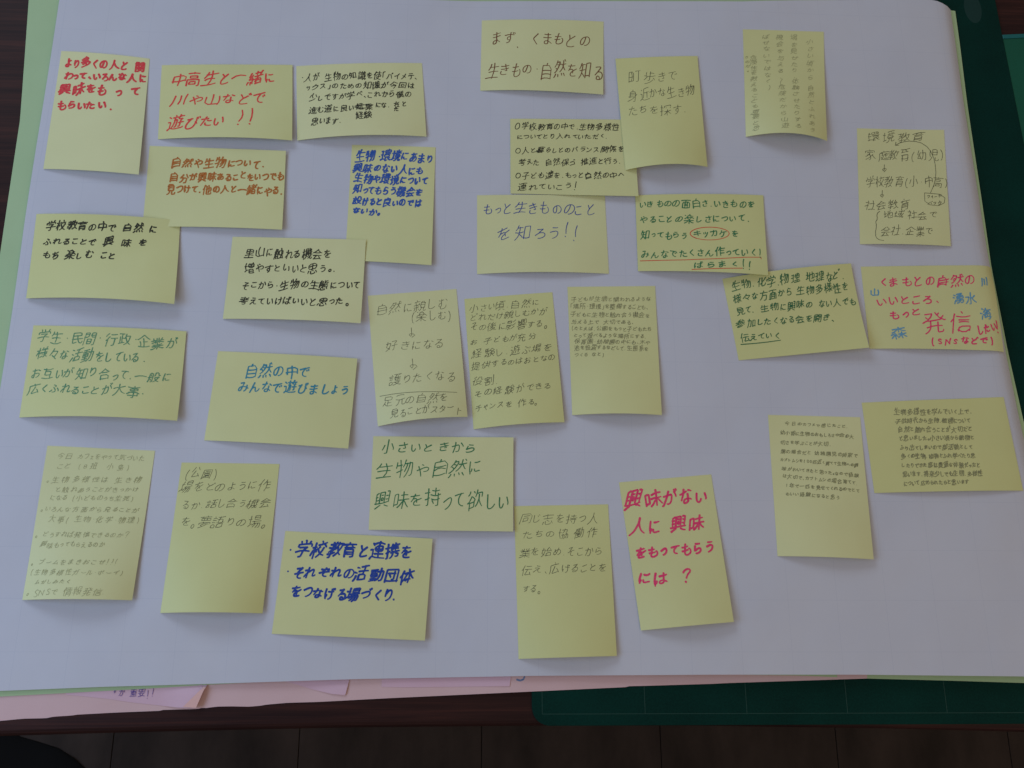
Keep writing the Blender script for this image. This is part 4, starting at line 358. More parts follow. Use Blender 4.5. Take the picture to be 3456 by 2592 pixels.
SHAPES = {
'white_top':[(-530.38,494.86),(-328.65,483.73),(-116.95,482.56),(98.06,485.39),(279.21,488.77),(353.39,494.08),(465.36,500.67),(514.08,502.08),(529.1,499.75),(538.91,495.28),(543.46,488.33)],
'white_left':[(-530.38,494.86),(-533.1,463.47),(-531.82,276.58),(-531.14,178.08),(-529.22,73.35),(-528.28,-15.22),(-527.25,-133.68),(-530.32,-220.28),(-533.81,-312.4)],
'white_bottom':[(-533.81,-312.4),(-482.73,-310.89),(-387.61,-307.31),(-289.7,-304.75),(-151.15,-300.58),(20.01,-297.74),(193.24,-296.81),(340.35,-296.93),(505.95,-298.75),(566.59,-300.74)],
'green_left':[(-573.77,549.39),(-569.47,464.27),(-555.97,303.3),(-552.78,139.87),(-552.78,22.03),(-553.14,-103.61),(-553.48,-220.21),(-552.72,-319.52)],
'green_bottom':[(-552.31,-319.51),(-482.63,-315.95),(-422.83,-312.87),(-346.58,-308.98),(-294.2,-305.83),(-151.44,-298.39),(78.42,-294.72),(284.36,-297.66),(351.25,-300.52),(433.73,-302.58),(511.01,-304.92),(572.95,-306.97)],
'green_right':[(553.06,493.95),(552.15,442.7),(549.63,361.2),(546.52,147.46),(549.07,75.52),(549.9,46.47),(554.34,-35.59),(559.6,-92.62),(572.3,-306.97)],
'green_top':[(-573.35,548.69),(-261.31,524.01),(99.52,509.56),(358.26,507.61),(507.92,500.77),(553.68,494.77)],
'pink_bottom':[(-548.91,-341.77),(-479.76,-337.57),(-458.69,-335.69),(-438.14,-335.34),(-432.35,-334.04),(-415.34,-333.04),(-410.27,-332.26),(-374.97,-330.51),(-334.24,-329.03),(-331.84,-328.24),(-299.35,-327.53),(-296.96,-326.47),(-291.96,-326.75),(-280.73,-325.34),(-267.69,-325.21),(-250.99,-325.51),(-240.47,-324.74),(-234.42,-323.68),(-214.98,-322.12),(-185.61,-321.38),(-122.36,-318.27),(17.71,-312.28),(110.19,-308.3),(112.84,-307.47),(136.51,-306.95),(195.26,-305.37),(213.58,-304.56),(351.07,-300.52),(404.41,-299.73)],
'pink_top':[(-544.17,-275.41),(-66.55,-269.63),(415.6,-283.59)],
'table_edge':[(-610.32,-357.58),(-478.12,-351.16),(-374.5,-348.69),(-260.6,-346.48),(-149.47,-344.76),(17.56,-343.73),(193.04,-344.33),(251.32,-345.61),(368.99,-347.38),(504.57,-351.16),(637.94,-356.35)],
'mat':{'bl':(18.84,-343.65),'br0':(504.74,-343.1),'r0':(608.33,513.89),'r1':(611.66,307.86),'corner':[(17.64,-311.45),(18.4,-325.06),(20.92,-332.91),(25.15,-339.38),(32.52,-343.43)],'lines':[[(28.67,-302.96),(28.64,-332.93)],[(117.43,-297.52),(116.91,-333.18)],[(218.22,-297.61),(216.97,-331.82)],[(319.25,-297.69),(317.22,-331.82)],[(419.28,-297.77),(416.75,-332.08)],[(28.64,-332.93),(266.53,-331.68),(506.51,-332.33)],[(28.64,-332.93),(266.53,-331.68)],[(400.75,-303.38),(398.25,-332.03)]],'oval':(577.25,500.16)},
'mat2':{'t':[(609.6,462.43),(643.46,465.52)],'t2':[(609.47,456.79),(642.44,459.39)]},
'seams':[[(-604.68,-381.17),(-601.76,-432.77)],[(-309.66,-375.01),(-305.86,-434.38)],[(-16.77,-373.28),(-13.8,-435.97)],[(275.98,-374.28),(279.46,-437.56)],[(571.91,-379.03),(575.81,-439.18)],[(875.7,-386.71),(879.86,-440.83)]],
'pnotes':[[(-431.92,-298.41),(-291.3,-291.75),(-291.26,-304.49),(-299.48,-326.44),(-316.9,-326.13),(-360.34,-321.51),(-382.96,-318.27),(-406.29,-315.83),(-422.62,-314.47),(-423.98,-310.47)],[(-219.5,-294.52),(-155.98,-292.37),(-157.27,-300.84),(-160.52,-315.22),(-173.24,-314.11),(-193.18,-309.76),(-207.51,-305.4),(-218.94,-302.68)],[(-126.12,-292.38),(-0.45,-290.79),(-1.32,-297.7),(-1.62,-307.31),(-104.78,-308.26),(-126.37,-307.68)]],
'fold':[(-291.51,-304.76),(-299.48,-326.44),(-312.26,-325.61)],
'pink_ink':[['が 重要',[-373.4,311.3,-349.3,311.9,7.4]],['!!',[-349.0,314.6,-340.0,313.3,6.7]],['ケ',[-379.0,311.8,-376.4,311.7,3.8]]],
'blue_mark':[(4.47,-301.28),(7.64,-302.11),(10.53,-301.01),(11.7,-298.53)],
'MAT_X':17.78,
'RIGHT_EDGE':[(558.14,-300.73),(554.23,-124.47),(550.7,-53.78),(549.07,-27.35),(546.13,43.98),(545.79,71.93),(543.77,165.84),(544.47,361.02),(546.14,442.47),(547.09,494.58),(546.56,537.2)]}

# ------------------------------------------------------------------ helpers
def tag(o, label=None, cat=None, group=None, kind=None):
    if label: o['label'] = label
    if cat: o['category'] = cat
    if group: o['group'] = group
    if kind: o['kind'] = kind
    return o
def mesh_ob(name, verts, faces, mat, parent=None, smooth=True, origin=None):
    """verts in mm, in world coordinates; origin in mm"""
    o3 = Vector(origin) if origin is not None else Vector((0, 0, 0))
    me = bpy.data.meshes.new(name)
    me.from_pydata([(Vector(v) - o3) * MM for v in verts], [], faces)
    if smooth:
        me.polygons.foreach_set('use_smooth', [True] * len(me.polygons))
    me.materials.append(mat)
    me.validate()
    ob = bpy.data.objects.new(name, me); COL.objects.link(ob)
    if parent is not None:
        ob.parent = parent
        ob.location = o3 * MM - Vector(parent.location)
    else:
        ob.location = o3 * MM
    return ob
def thicken(ob, mm, bevel=0):
    s = ob.modifiers.new('thickness', 'SOLIDIFY'); s.thickness = mm * MM; s.offset = -1
    e = ob.modifiers.new('crisp_rim', 'EDGE_SPLIT'); e.split_angle = R(40)
    return ob
def along(poly, t):
    """point at fraction t of a polyline's length"""
    L = [math.dist(a, b) for a, b in zip(poly, poly[1:])]; T = t * sum(L)
    for (a, b), l in zip(zip(poly, poly[1:]), L):
        if T <= l or (b is poly[-1]):
            k = T / l if l else 0
            return (a[0] + (b[0] - a[0]) * k, a[1] + (b[1] - a[1]) * k)
        T -= l
def dense(poly, n, key=None):
    return [along(poly, i / n) for i in range(n + 1)]
def coons(top, bottom, left, right, nu, nv):
    """grid between four boundary polylines (top and bottom run left to right, the others top to bottom)"""
    T, B, L, Rr = dense(top, nu), dense(bottom, nu), dense(left, nv), dense(right, nv)
    P = []
    for j in range(nv + 1):
        v = j / nv
        row = []
        for i in range(nu + 1):
            u = i / nu
            q = []
            for k in (0, 1):
                q.append((1 - v) * T[i][k] + v * B[i][k] + (1 - u) * L[j][k] + u * Rr[j][k]
                         - ((1 - u) * (1 - v) * T[0][k] + u * (1 - v) * T[-1][k] + (1 - u) * v * B[0][k] + u * v * B[-1][k]))
            row.append(q)
        P.append(row)
    return P
def grid_faces(nu, nv):
    w = nu + 1
    return [(j * w + i, (j + 1) * w + i, (j + 1) * w + i + 1, j * w + i + 1) for j in range(nv) for i in range(nu)]

# ------------------------------------------------------------------ materials
def new_mat(name):
    m_ = bpy.data.materials.new(name); m_.use_nodes = True
    nt = m_.node_tree
    return m_, nt, nt.nodes['Principled BSDF']
def N_(nt, typ, **kw):
    n = nt.nodes.new(typ)
    for k, v in kw.items():
        if k.startswith('i_'): n.inputs[k[2:].replace('_', ' ')].default_value = v
        else: setattr(n, k, v)
    return n
def ramp(nt, fac, stops):
    r = nt.nodes.new('ShaderNodeValToRGB')
    while len(r.color_ramp.elements) < len(stops): r.color_ramp.elements.new(0.5)
    for e, (p, c) in zip(r.color_ramp.elements, stops):
        e.position = p; e.color = (*c, 1)
    nt.links.new(fac, r.inputs['Fac'])
    return r.outputs['Color']
def coords(nt, scale=(1, 1, 1), typ='Object'):
    tc = nt.nodes.new('ShaderNodeTexCoord'); mp = nt.nodes.new('ShaderNodeMapping')
    mp.inputs['Scale'].default_value = scale
    nt.links.new(tc.outputs[typ], mp.inputs['Vector'])
    return mp.outputs['Vector']
def world_coords(nt, scale=(1, 1, 1)):
    g = nt.nodes.new('ShaderNodeNewGeometry'); mp = nt.nodes.new('ShaderNodeMapping')
    mp.inputs['Scale'].default_value = scale
    nt.links.new(g.outputs['Position'], mp.inputs['Vector'])
    return mp.outputs['Vector']
def paper(name, c1, c2, rough=0.85, gloss=0.25):
    m_, nt, b = new_mat(name)
    v = world_coords(nt)
    big = N_(nt, 'ShaderNodeTexNoise', i_Scale=9.0, i_Detail=3.0, i_Roughness=0.55); nt.links.new(v, big.inputs['Vector'])
    fine = N_(nt, 'ShaderNodeTexNoise', i_Scale=900.0, i_Detail=3.0, i_Roughness=0.7); nt.links.new(v, fine.inputs['Vector'])
    mx = N_(nt, 'ShaderNodeMath', operation='MULTIPLY_ADD'); mx.inputs[1].default_value = 0.35
    nt.links.new(fine.outputs['Fac'], mx.inputs[0])
    sc = N_(nt, 'ShaderNodeMath', operation='MULTIPLY'); sc.inputs[1].default_value = 0.65
    nt.links.new(big.outputs['Fac'], sc.inputs[0]); nt.links.new(sc.outputs[0], mx.inputs[2])
    nt.links.new(ramp(nt, mx.outputs[0], [(0.32, c1), (0.68, c2)]), b.inputs['Base Color'])
    b.inputs['Roughness'].default_value = rough
    b.inputs['Specular IOR Level'].default_value = 0.25
    bp = N_(nt, 'ShaderNodeBump', i_Strength=0.2, i_Distance=0.0002)
    nt.links.new(fine.outputs['Fac'], bp.inputs['Height'])
    mid = N_(nt, 'ShaderNodeTexNoise', i_Scale=16.0, i_Detail=2.0, i_Roughness=0.4); nt.links.new(v, mid.inputs['Vector'])
    bp2 = N_(nt, 'ShaderNodeBump', i_Strength=0.5, i_Distance=0.0035)
    nt.links.new(mid.outputs['Fac'], bp2.inputs['Height']); nt.links.new(bp.outputs['Normal'], bp2.inputs['Normal'])
    nt.links.new(bp2.outputs['Normal'], b.inputs['Normal'])
    b.inputs['Specular IOR Level'].default_value = gloss
    return m_
M_white = paper('white_paper', (0.605, 0.625, 0.69), (0.655, 0.665, 0.71))
def add_grid(m_, cell, width, strength):
    """faint printed ruling on the poster paper"""
    nt = m_.node_tree; b = nt.nodes['Principled BSDF']
    src = b.inputs['Base Color'].links[0].from_socket
    g = nt.nodes.new('ShaderNodeNewGeometry'); s = nt.nodes.new('ShaderNodeSeparateXYZ'); nt.links.new(g.outputs['Position'], s.inputs[0])
    outs = []
    for ax, off in (('X', .5), ('Y', .513)):
        a = N_(nt, 'ShaderNodeMath', operation='MULTIPLY_ADD'); a.inputs[1].default_value = 1 / cell; a.inputs[2].default_value = off + 40
        nt.links.new(s.outputs[ax], a.inputs[0])
        f = N_(nt, 'ShaderNodeMath', operation='FRACT'); nt.links.new(a.outputs[0], f.inputs[0])
        l = N_(nt, 'ShaderNodeMath', operation='LESS_THAN'); l.inputs[1].default_value = width / cell; nt.links.new(f.outputs[0], l.inputs[0])
        outs.append(l.outputs[0])
    mxx = N_(nt, 'ShaderNodeMath', operation='MAXIMUM'); nt.links.new(outs[0], mxx.inputs[0]); nt.links.new(outs[1], mxx.inputs[1])
    k = N_(nt, 'ShaderNodeMath', operation='MULTIPLY'); k.inputs[1].default_value = strength; nt.links.new(mxx.outputs[0], k.inputs[0])
    mix = N_(nt, 'ShaderNodeMix', data_type='RGBA'); mix.inputs[7].default_value = (0.38, 0.42, 0.52, 1)
    nt.links.new(k.outputs[0], mix.inputs[0]); nt.links.new(src, mix.inputs[6]); nt.links.new(mix.outputs[2], b.inputs['Base Color'])
add_grid(M_white, 0.05, 0.0004, 0.22)
M_green = paper('pale_green_paper', (0.43, 0.60, 0.33), (0.48, 0.65, 0.37))
M_pink = paper('pale_pink_paper', (0.70, 0.48, 0.47), (0.76, 0.54, 0.53))
M_pnote = paper('pink_note_paper', (0.70, 0.47, 0.55), (0.76, 0.53, 0.60))
M_peach = paper('peach_paper_back', (0.78, 0.46, 0.40), (0.84, 0.52, 0.45))
M_note = [paper('yellow_note_paper', (0.67 * k, 0.68 * k, g * 0.96), (0.725 * k, 0.73 * k, g * 1.04), 0.55, 0.5) for k, g in ((1.05, .345), (1.08, .385), (1.02, .31))]

def ink(name, col, paper_col=(0.68, 0.69, 0.29), fade=0.15, spread=0.25):
    """pen or marker line: its density varies along the line, the paper's colour showing through"""
    m_, nt, b = new_mat(name)
    v = world_coords(nt)
    n = N_(nt, 'ShaderNodeTexNoise', i_Scale=420.0, i_Detail=4.0, i_Roughness=0.65); nt.links.new(v, n.inputs['Vector'])
    lo = [c * (1 - max(0, fade - spread / 2)) + p * max(0, fade - spread / 2) for c, p in zip(col, paper_col)]
    hi = [c * (1 - fade - spread / 2) + p * (fade + spread / 2) for c, p in zip(col, paper_col)]
    nt.links.new(ramp(nt, n.outputs['Fac'], [(0.35, lo), (0.65, hi)]), b.inputs['Base Color'])
    b.inputs['Roughness'].default_value = 0.7; b.inputs['Specular IOR Level'].default_value = 0.2
    return m_
INK = {
 'red': ink('red_marker_ink', (0.82, 0.022, 0.06), fade=.08, spread=.14), 'red2': ink('orange_red_marker_ink', (0.86, 0.045, 0.055), fade=.05, spread=.14),
 'brown': ink('orange_brown_marker_ink', (0.50, 0.13, 0.015), fade=.1, spread=.2), 'darkbrown': ink('dark_brown_marker_ink', (0.17, 0.032, 0.016), fade=.1, spread=.15),
 'black': ink('black_marker_ink', (0.018, 0.020, 0.018), fade=.05, spread=.1), 'grey': ink('ballpoint_ink', (0.045, 0.05, 0.04), fade=.14, spread=.26),
 'pencil': ink('pencil_line', (0.24, 0.24, 0.15), fade=.42, spread=.36), 'pencil2': ink('soft_pencil_line', (0.16, 0.16, 0.10), fade=.28, spread=.4),
 'blue1': ink('blue_marker_ink', (0.008, 0.055, 0.36), fade=.03, spread=.06), 'blue2': ink('light_blue_marker_ink', (0.010, 0.090, 0.44), fade=.05, spread=.15),
 'blue3': ink('blue_pen_ink', (0.020, 0.06, 0.34), fade=.05, spread=.12), 'blueling': ink('sky_blue_marker_ink', (0.07, 0.33, 0.60), fade=.15, spread=.25),
 'teal': ink('teal_marker_ink', (0.008, 0.25, 0.38), fade=.08, spread=.2), 'green1': ink('soft_green_marker_ink', (0.05, 0.26, 0.15), fade=.15, spread=.35),
 'green2': ink('green_marker_ink', (0.010, 0.19, 0.08), fade=.06, spread=.16), 'green3': ink('dark_green_marker_ink', (0.012, 0.14, 0.06), fade=.06, spread=.2),
 'pink': ink('pink_marker_ink', (0.88, 0.032, 0.18), fade=.05, spread=.15), 'redpen': ink('red_pen_ink', (0.75, 0.05, 0.03), fade=.05, spread=.15),
 'violet': ink('violet_pen_ink', (0.10, 0.06, 0.30), (0.6, 0.4, 0.55), fade=.15, spread=.3),
 'skyline': ink('pale_blue_crayon_line', (0.10, 0.22, 0.42), (0.6, 0.4, 0.4), fade=.15, spread=.3),
}
def wood(name):
    m_, nt, b = new_mat(name)
    v = world_coords(nt, (1.6, 34, 34))
    d = N_(nt, 'ShaderNodeTexNoise', i_Scale=2.2, i_Detail=6.0, i_Roughness=0.62, i_Distortion=0.6); nt.links.new(v, d.inputs['Vector'])
    v2 = world_coords(nt, (5, 420, 420))
    f_ = N_(nt, 'ShaderNodeTexNoise', i_Scale=1.5, i_Detail=3.0); nt.links.new(v2, f_.inputs['Vector'])
    a = N_(nt, 'ShaderNodeMix', data_type='FLOAT'); a.inputs[0].default_value = 0.35
    nt.links.new(d.outputs['Fac'], a.inputs[2]); nt.links.new(f_.outputs['Fac'], a.inputs[3])
    nt.links.new(ramp(nt, a.outputs[0], [(0.33, (0.013, 0.004, 0.004)), (0.5, (0.030, 0.010, 0.008)), (0.68, (0.066, 0.020, 0.014))]), b.inputs['Base Color'])
    b.inputs['Roughness'].default_value = 0.55; b.inputs['Specular IOR Level'].default_value = 0.18
    return m_
M_wood = wood('dark_rosewood_veneer')
def plastic(name, c, rough=0.55, var=0.15):
    m_, nt, b = new_mat(name)
    v = world_coords(nt)
    n = N_(nt, 'ShaderNodeTexNoise', i_Scale=600.0, i_Detail=2.0); nt.links.new(v, n.inputs['Vector'])
    g = N_(nt, 'ShaderNodeTexNoise', i_Scale=14.0, i_Detail=3.0); nt.links.new(v, g.inputs['Vector'])
    a = N_(nt, 'ShaderNodeMix', data_type='FLOAT'); a.inputs[0].default_value = 0.5
    nt.links.new(n.outputs['Fac'], a.inputs[2]); nt.links.new(g.outputs['Fac'], a.inputs[3])
    nt.links.new(ramp(nt, a.outputs[0], [(0.3, tuple(x * (1 - var) for x in c)), (0.7, tuple(x * (1 + var) for x in c))]), b.inputs['Base Color'])
    b.inputs['Roughness'].default_value = rough; b.inputs['Specular IOR Level'].default_value = 0.3
    bp = N_(nt, 'ShaderNodeBump', i_Strength=0.15, i_Distance=0.0002)
    nt.links.new(n.outputs['Fac'], bp.inputs['Height']); nt.links.new(bp.outputs['Normal'], b.inputs['Normal'])
    return m_
M_mat = plastic('dark_green_mat_vinyl', (0.002, 0.030, 0.022), 0.7, 0.3)
M_mat.node_tree.nodes['Principled BSDF'].inputs['Specular IOR Level'].default_value = 0.08
M_matline = plastic('mat_print', (0.014, 0.062, 0.048))
M_mat2 = plastic('bright_green_mat_vinyl', (0.003, 0.10, 0.055))
M_teal = plastic('teal_edge_vinyl', (0.010, 0.150, 0.145))
def tile_mat():
    m_, nt, b = new_mat('dull_brown_floor_tile')
    v = world_coords(nt, (1.6, 0.7, 1))
    n = N_(nt, 'ShaderNodeTexNoise', i_Scale=7.0, i_Detail=6.0, i_Roughness=0.6); nt.links.new(v, n.inputs['Vector'])
    nt.links.new(ramp(nt, n.outputs['Fac'], [(0.3, (0.022, 0.015, 0.011)), (0.7, (0.055, 0.038, 0.029))]), b.inputs['Base Color'])
    b.inputs['Roughness'].default_value = 0.75
    b.inputs['Specular IOR Level'].default_value = 0.2
    return m_
M_tile = tile_mat()
M_joint = plastic('floor_joint', (0.012, 0.009, 0.008), 0.9)

# ------------------------------------------------------------------ floor and table
FLOOR_Z = -700
fl = bpy.data.objects.new('floor', None); COL.objects.link(fl); fl.location = (0, 0, FLOOR_Z * MM)
tag(fl, kind='structure')
mesh_ob('floor_base', [(-3500, -3500, FLOOR_Z - 3), (3500, -3500, FLOOR_Z - 3), (3500, 4500, FLOOR_Z - 3), (-3500, 4500, FLOOR_Z - 3)], [(0, 1, 2, 3)], M_joint, fl, smooth=False)
xs = [s[0][0] for s in SHAPES['seams']]; pitch = (xs[-1] - xs[0]) / (len(xs) - 1)
tile_me = None
g = 0.6
for j in range(-5, 3):
    for i in range(-4, 9):
        x0 = xs[0] + i * pitch; y0 = -560 + j * pitch
        cx, cy = x0 + pitch / 2, y0 + pitch / 2
        if tile_me is None:
            hw = pitch / 2 - g
            vs = [(sx * (hw - dd) * MM, sy * (hw - dd) * MM, z * MM) for dd, z in ((0, -3), (0, -0.5), (0.6, 0)) for sx, sy in ((-1, -1), (1, -1), (1, 1), (-1, 1))]
            fs = [(a * 4 + k, a * 4 + (k + 1) % 4, a * 4 + 4 + (k + 1) % 4, a * 4 + 4 + k) for a in (0, 1) for k in range(4)] + [(8, 9, 10, 11)]
            tile_me = bpy.data.meshes.new('floor_tile'); tile_me.from_pydata(vs, [], fs); tile_me.materials.append(M_tile)
        o = bpy.data.objects.new('floor_tile', tile_me); COL.objects.link(o); o.parent = fl
        o.location = (cx * MM, cy * MM, 0)

table = bpy.data.objects.new('table', None); COL.objects.link(table); table.location = (0, 0.2, FLOOR_Z * MM)
tag(table, 'dark reddish brown wooden table under the sheets and mats', 'table')
edge = SHAPES['table_edge']
edge = [(-950, edge[0][1] + (-950 - edge[0][0]) * 0.04 * -1)] + edge + [(1050, edge[-1][1] - 12)]
front = dense(edge, 60)
prof = [(0, -32), (0, -7), (0.8, -4), (2.4, -1.8), (5, -0.5), (9, 0)]      # rounded front edge
vs, fs = [], []
for (x, y) in front:
    for d, z in prof: vs.append((x, y + d, z))
    vs.append((x, 900, 0)); vs.append((x, 900, -32))
np_ = len(prof) + 2
for i in range(len(front) - 1):
    for k in range(np_):
        a, b_ = i * np_ + k, i * np_ + (k + 1) % np_
        fs.append((a, a + np_, b_ + np_, b_))
fs.append(tuple(range(np_))); fs.append(tuple(range((len(front) - 1) * np_, len(front) * np_))[::-1])
mesh_ob('tabletop', vs, fs, M_wood, table, smooth=False)
for lx in (-880, 980):
    for ly in (-230, 830):
        h = 24
        v8 = [(lx + sx * h * k, ly + sy * h * k, z) for z, k in ((FLOOR_Z, .75), (-32, 1)) for sx, sy in ((-1, -1), (1, -1), (1, 1), (-1, 1))]
        mesh_ob('leg', v8, [(0, 3, 2, 1), (4, 5, 6, 7)] + [(k, (k + 1) % 4, 4 + (k + 1) % 4, 4 + k) for k in range(4)], M_wood, table, smooth=False)

# soft black bundle added for an unidentified dark area of floor, lower left
M_black = plastic('dull_black', (0.003, 0.003, 0.003), 0.95)
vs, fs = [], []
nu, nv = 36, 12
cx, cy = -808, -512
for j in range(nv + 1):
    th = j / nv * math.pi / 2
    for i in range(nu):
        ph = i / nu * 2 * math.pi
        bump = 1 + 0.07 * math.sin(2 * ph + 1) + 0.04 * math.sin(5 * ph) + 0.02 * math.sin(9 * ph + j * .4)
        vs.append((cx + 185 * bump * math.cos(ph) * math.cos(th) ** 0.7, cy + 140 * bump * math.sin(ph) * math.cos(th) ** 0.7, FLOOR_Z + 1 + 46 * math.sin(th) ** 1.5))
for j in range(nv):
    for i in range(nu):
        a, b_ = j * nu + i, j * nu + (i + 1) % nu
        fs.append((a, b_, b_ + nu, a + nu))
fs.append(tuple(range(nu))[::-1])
tag(mesh_ob('dark_mound', vs, fs, M_black, origin=(cx, cy, FLOOR_Z)), 'black soft rounded bundle standing in for a dark area of floor, lower left corner', 'mound')

# ------------------------------------------------------------------ mats
def slab(name, poly, z0, z1, mat, parent, cham=0.4):
    n = len(poly); c = (sum(p[0] for p in poly) / n, sum(p[1] for p in poly) / n)
    def inset(p, d):
        v = Vector((c[0] - p[0], c[1] - p[1])); v.normalize(); return (p[0] + v.x * d, p[1] + v.y * d)
    rings = [(0, z0), (0, z1 - cham), (cham, z1)]
    vs = [(*inset(p, d), z) for d, z in rings for p in poly]
    fs = [(a * n + k, a * n + (k + 1) % n, (a + 1) * n + (k + 1) % n, (a + 1) * n + k) for a in range(2) for k in range(n)]
    fs += [tuple(range(n))[::-1], tuple(range(2 * n, 3 * n))]
    return mesh_ob(name, vs, fs, mat, parent, smooth=False)
md = SHAPES['mat']
r0, r1 = md['r0'], md['r1']
def on_right(y): return r1[0] + (r0[0] - r1[0]) * (y - r1[1]) / (r0[1] - r1[1])
bl, br = md['bl'], md['br0']
xr = on_right(br[1])
def rounded(poly, rad, n=8):
    out = []
    for i, p in enumerate(poly):
        a, b_ = Vector(poly[i - 1]), Vector(poly[(i + 1) % len(poly)]); p = Vector(p)
        u, v = (a - p).normalized(), (b_ - p).normalized()
        for k in range(n + 1):
            t = k / n; s, e = p + u * rad, p + v * rad
            out.append(tuple((1 - t) ** 2 * s + 2 * t * (1 - t) * (p + (u + v) * rad * 0.12) + t * t * e))
    return out
quad = [bl, (xr, br[1] - 0.3), (on_right(600), 600), (bl[0] - 3, 600)]
matE = bpy.data.objects.new('cutting_mat', None); COL.objects.link(matE); matE.location = (0.3, 0.1, 0)
tag(matE, 'dark green cutting mat with faint grid lines, under the paper sheets', 'cutting mat')
slab('mat_body', rounded(quad, 16), 0.05, 2.0, M_mat, matE)
def strip(poly, w, z):
    vs, fs = [], []
    for i, p in enumerate(poly):
        q = poly[min(i + 1, len(poly) - 1)]; o_ = poly[max(i - 1, 0)]
        d = (Vector(q) - Vector(o_)).normalized(); n = Vector((-d.y, d.x)) * w / 2
        vs += [(p[0] + n.x, p[1] + n.y, z), (p[0] - n.x, p[1] - n.y, z)]
        if i: k = 2 * i; fs.append((k - 2, k - 1, k + 1, k))
    return vs, fs
vs, fs = [], []
ymat = md['lines'][5][0][1]; x0m = md['lines'][0][0][0]
def addstrip(poly, w, z):
    a, b_ = strip(poly, w, z); o_ = len(vs)
    vs.extend(a); fs.extend([tuple(k + o_ for k in f) for f in b_])
k = 0; px_ = 100.0
while x0m + k * px_ < xr - 12:
    addstrip([(x0m + k * px_, ymat), (x0m + k * px_, 580)], 0.5, 2.03); k += 1
k = 0
while ymat + k * px_ < 590:
    addstrip([(x0m, ymat + k * px_), (x0m + 100 * int((xr - x0m) / 100), ymat + k * px_)], 0.5, 2.05); k += 1
mesh_ob('grid_lines', vs, fs, M_matline, matE, smooth=False)
ov = md['oval']; vs = [(ov[0] + 11 * math.cos(t * math.pi / 16), ov[1] + 22 * math.sin(t * math.pi / 16), 2.06) for t in range(32)]
mesh_ob('printed_mark', vs, [tuple(range(32))], plastic('mat_mark_print', (0.003, 0.036, 0.029), 0.7), matE, smooth=False)
m2 = SHAPES['mat2']
mat2E = bpy.data.objects.new('desk_mat', None); COL.objects.link(mat2E); mat2E.location = (0.7, 0, 0)
tag(mat2E, 'bright green mat with a teal rim at the right edge of the photo', 'desk mat')
ty = m2['t'][0][1]; ty2 = m2['t2'][0][1]; sl = (m2['t'][1][1] - ty) / (m2['t'][1][0] - m2['t'][0][0])
X1 = 900
slab('mat_body', [(on_right(-240) + .4, -240), (X1, -240), (X1, ty2 + sl * (X1 - m2['t2'][0][0])), (on_right(ty2) + .4, ty2)], 0.05, 1.4, M_mat2, mat2E, 0.2)
slab('edge_strip', [(on_right(ty2) + .4, ty2 + .15), (X1, ty2 + .15 + sl * (X1 - m2['t2'][0][0])), (X1, ty + sl * (X1 - m2['t'][0][0])), (on_right(ty) + .4, ty)], 0.05, 2.0, M_teal, mat2E, 0.5)

# ------------------------------------------------------------------ large sheets of paper
def sheet(name, top, bottom, left, right, nu, nv, zf, mat, th=0.18):
    P = coons(top, bottom, left, right, nu, nv)
    verts = [(x, y, zf(x, y)) for row in P for x, y in row]
    o = mesh_ob(name, verts, grid_faces(nu, nv), mat, origin=(sum(v[0] for v in verts) / len(verts), sum(v[1] for v in verts) / len(verts), 0))
    return thicken(o, th)
S_ = SHAPES
def cut(poly, n=80): return poly
wr = RIGHT_EDGE[::-1]
wt = S_['white_top'][:-1] + [RIGHT_EDGE[-2]]
wrr = [p for p in wr if p[1] <= RIGHT_EDGE[-2][1]]
white = sheet('white_sheet', wt, S_['white_bottom'][:-1] + [wrr[-1]], S_['white_left'], wrr, 150, 110, lambda x, y: sheet_z(x, y), M_white)
tag(white, 'large white sheet of poster paper covered with yellow notes', 'paper sheet')
def green_z(x, y):
    w = min(wave(x, y), 0.9)
    return support_z(x, y) + 0.55 + 0.5 * w
green = sheet('green_sheet', S_['green_top'], S_['green_bottom'], S_['green_left'], S_['green_right'], 100, 70, green_z, M_green)
tag(green, 'large pale green sheet whose edges show around the white sheet', 'paper sheet')
pb, pt = S_['pink_bottom'], S_['pink_top']
def pink_z(x, y):
    e = 0.5 * math.sin(x / 23) + 0.35 * math.sin(x / 9.0 + 1)
    return support_z(x, y) - 0.15 + 0.25 * max(0, e) * sstep(-225, -300, y)
pl = [pt[0], pb[0]]; pr_ = [pt[-1], pb[-1]]
pink = sheet('pink_sheet', pt, pb, pl, pr_, 240, 24, pink_z, M_pink, 0.12)
tag(pink, 'pale pink sheet with an uneven edge showing below the white sheet', 'paper sheet')

# ------------------------------------------------------------------ handwriting
KANA_NARROW = set('いりしくってとにこけうらるろよさちつ')
def advance(ch):
    if ch == ' ': return 0.5
    if ch in '、。.': return 0.42
    if ch in '・': return 0.5
    if ch in '!': return 0.42
    if ch in '()「」': return 0.5
    if ch in '01?' or ch.isascii(): return 0.66
    if ch in 'っッょィャェ': return 0.62
    if '\u3040' <= ch <= '\u30ff': return 0.82 if ch not in KANA_NARROW else 0.74
    if ch == '○': return 0.8
    return 1.0
LEFT = {'、': 0.0, '。': 0.0, '.': 0.0, '!': -0.30 * 0 , '(': -0.42, ')': 0.0}
def strokes_of(ch):
    return [[(s[i] / 99, s[i + 1] / 99) for i in range(0, len(s), 2)] for s in GLYPH[ch]]
def bounds(ch):
    P = [p for s in strokes_of(ch) for p in s]
    return min(p[0] for p in P), max(p[0] for p in P)
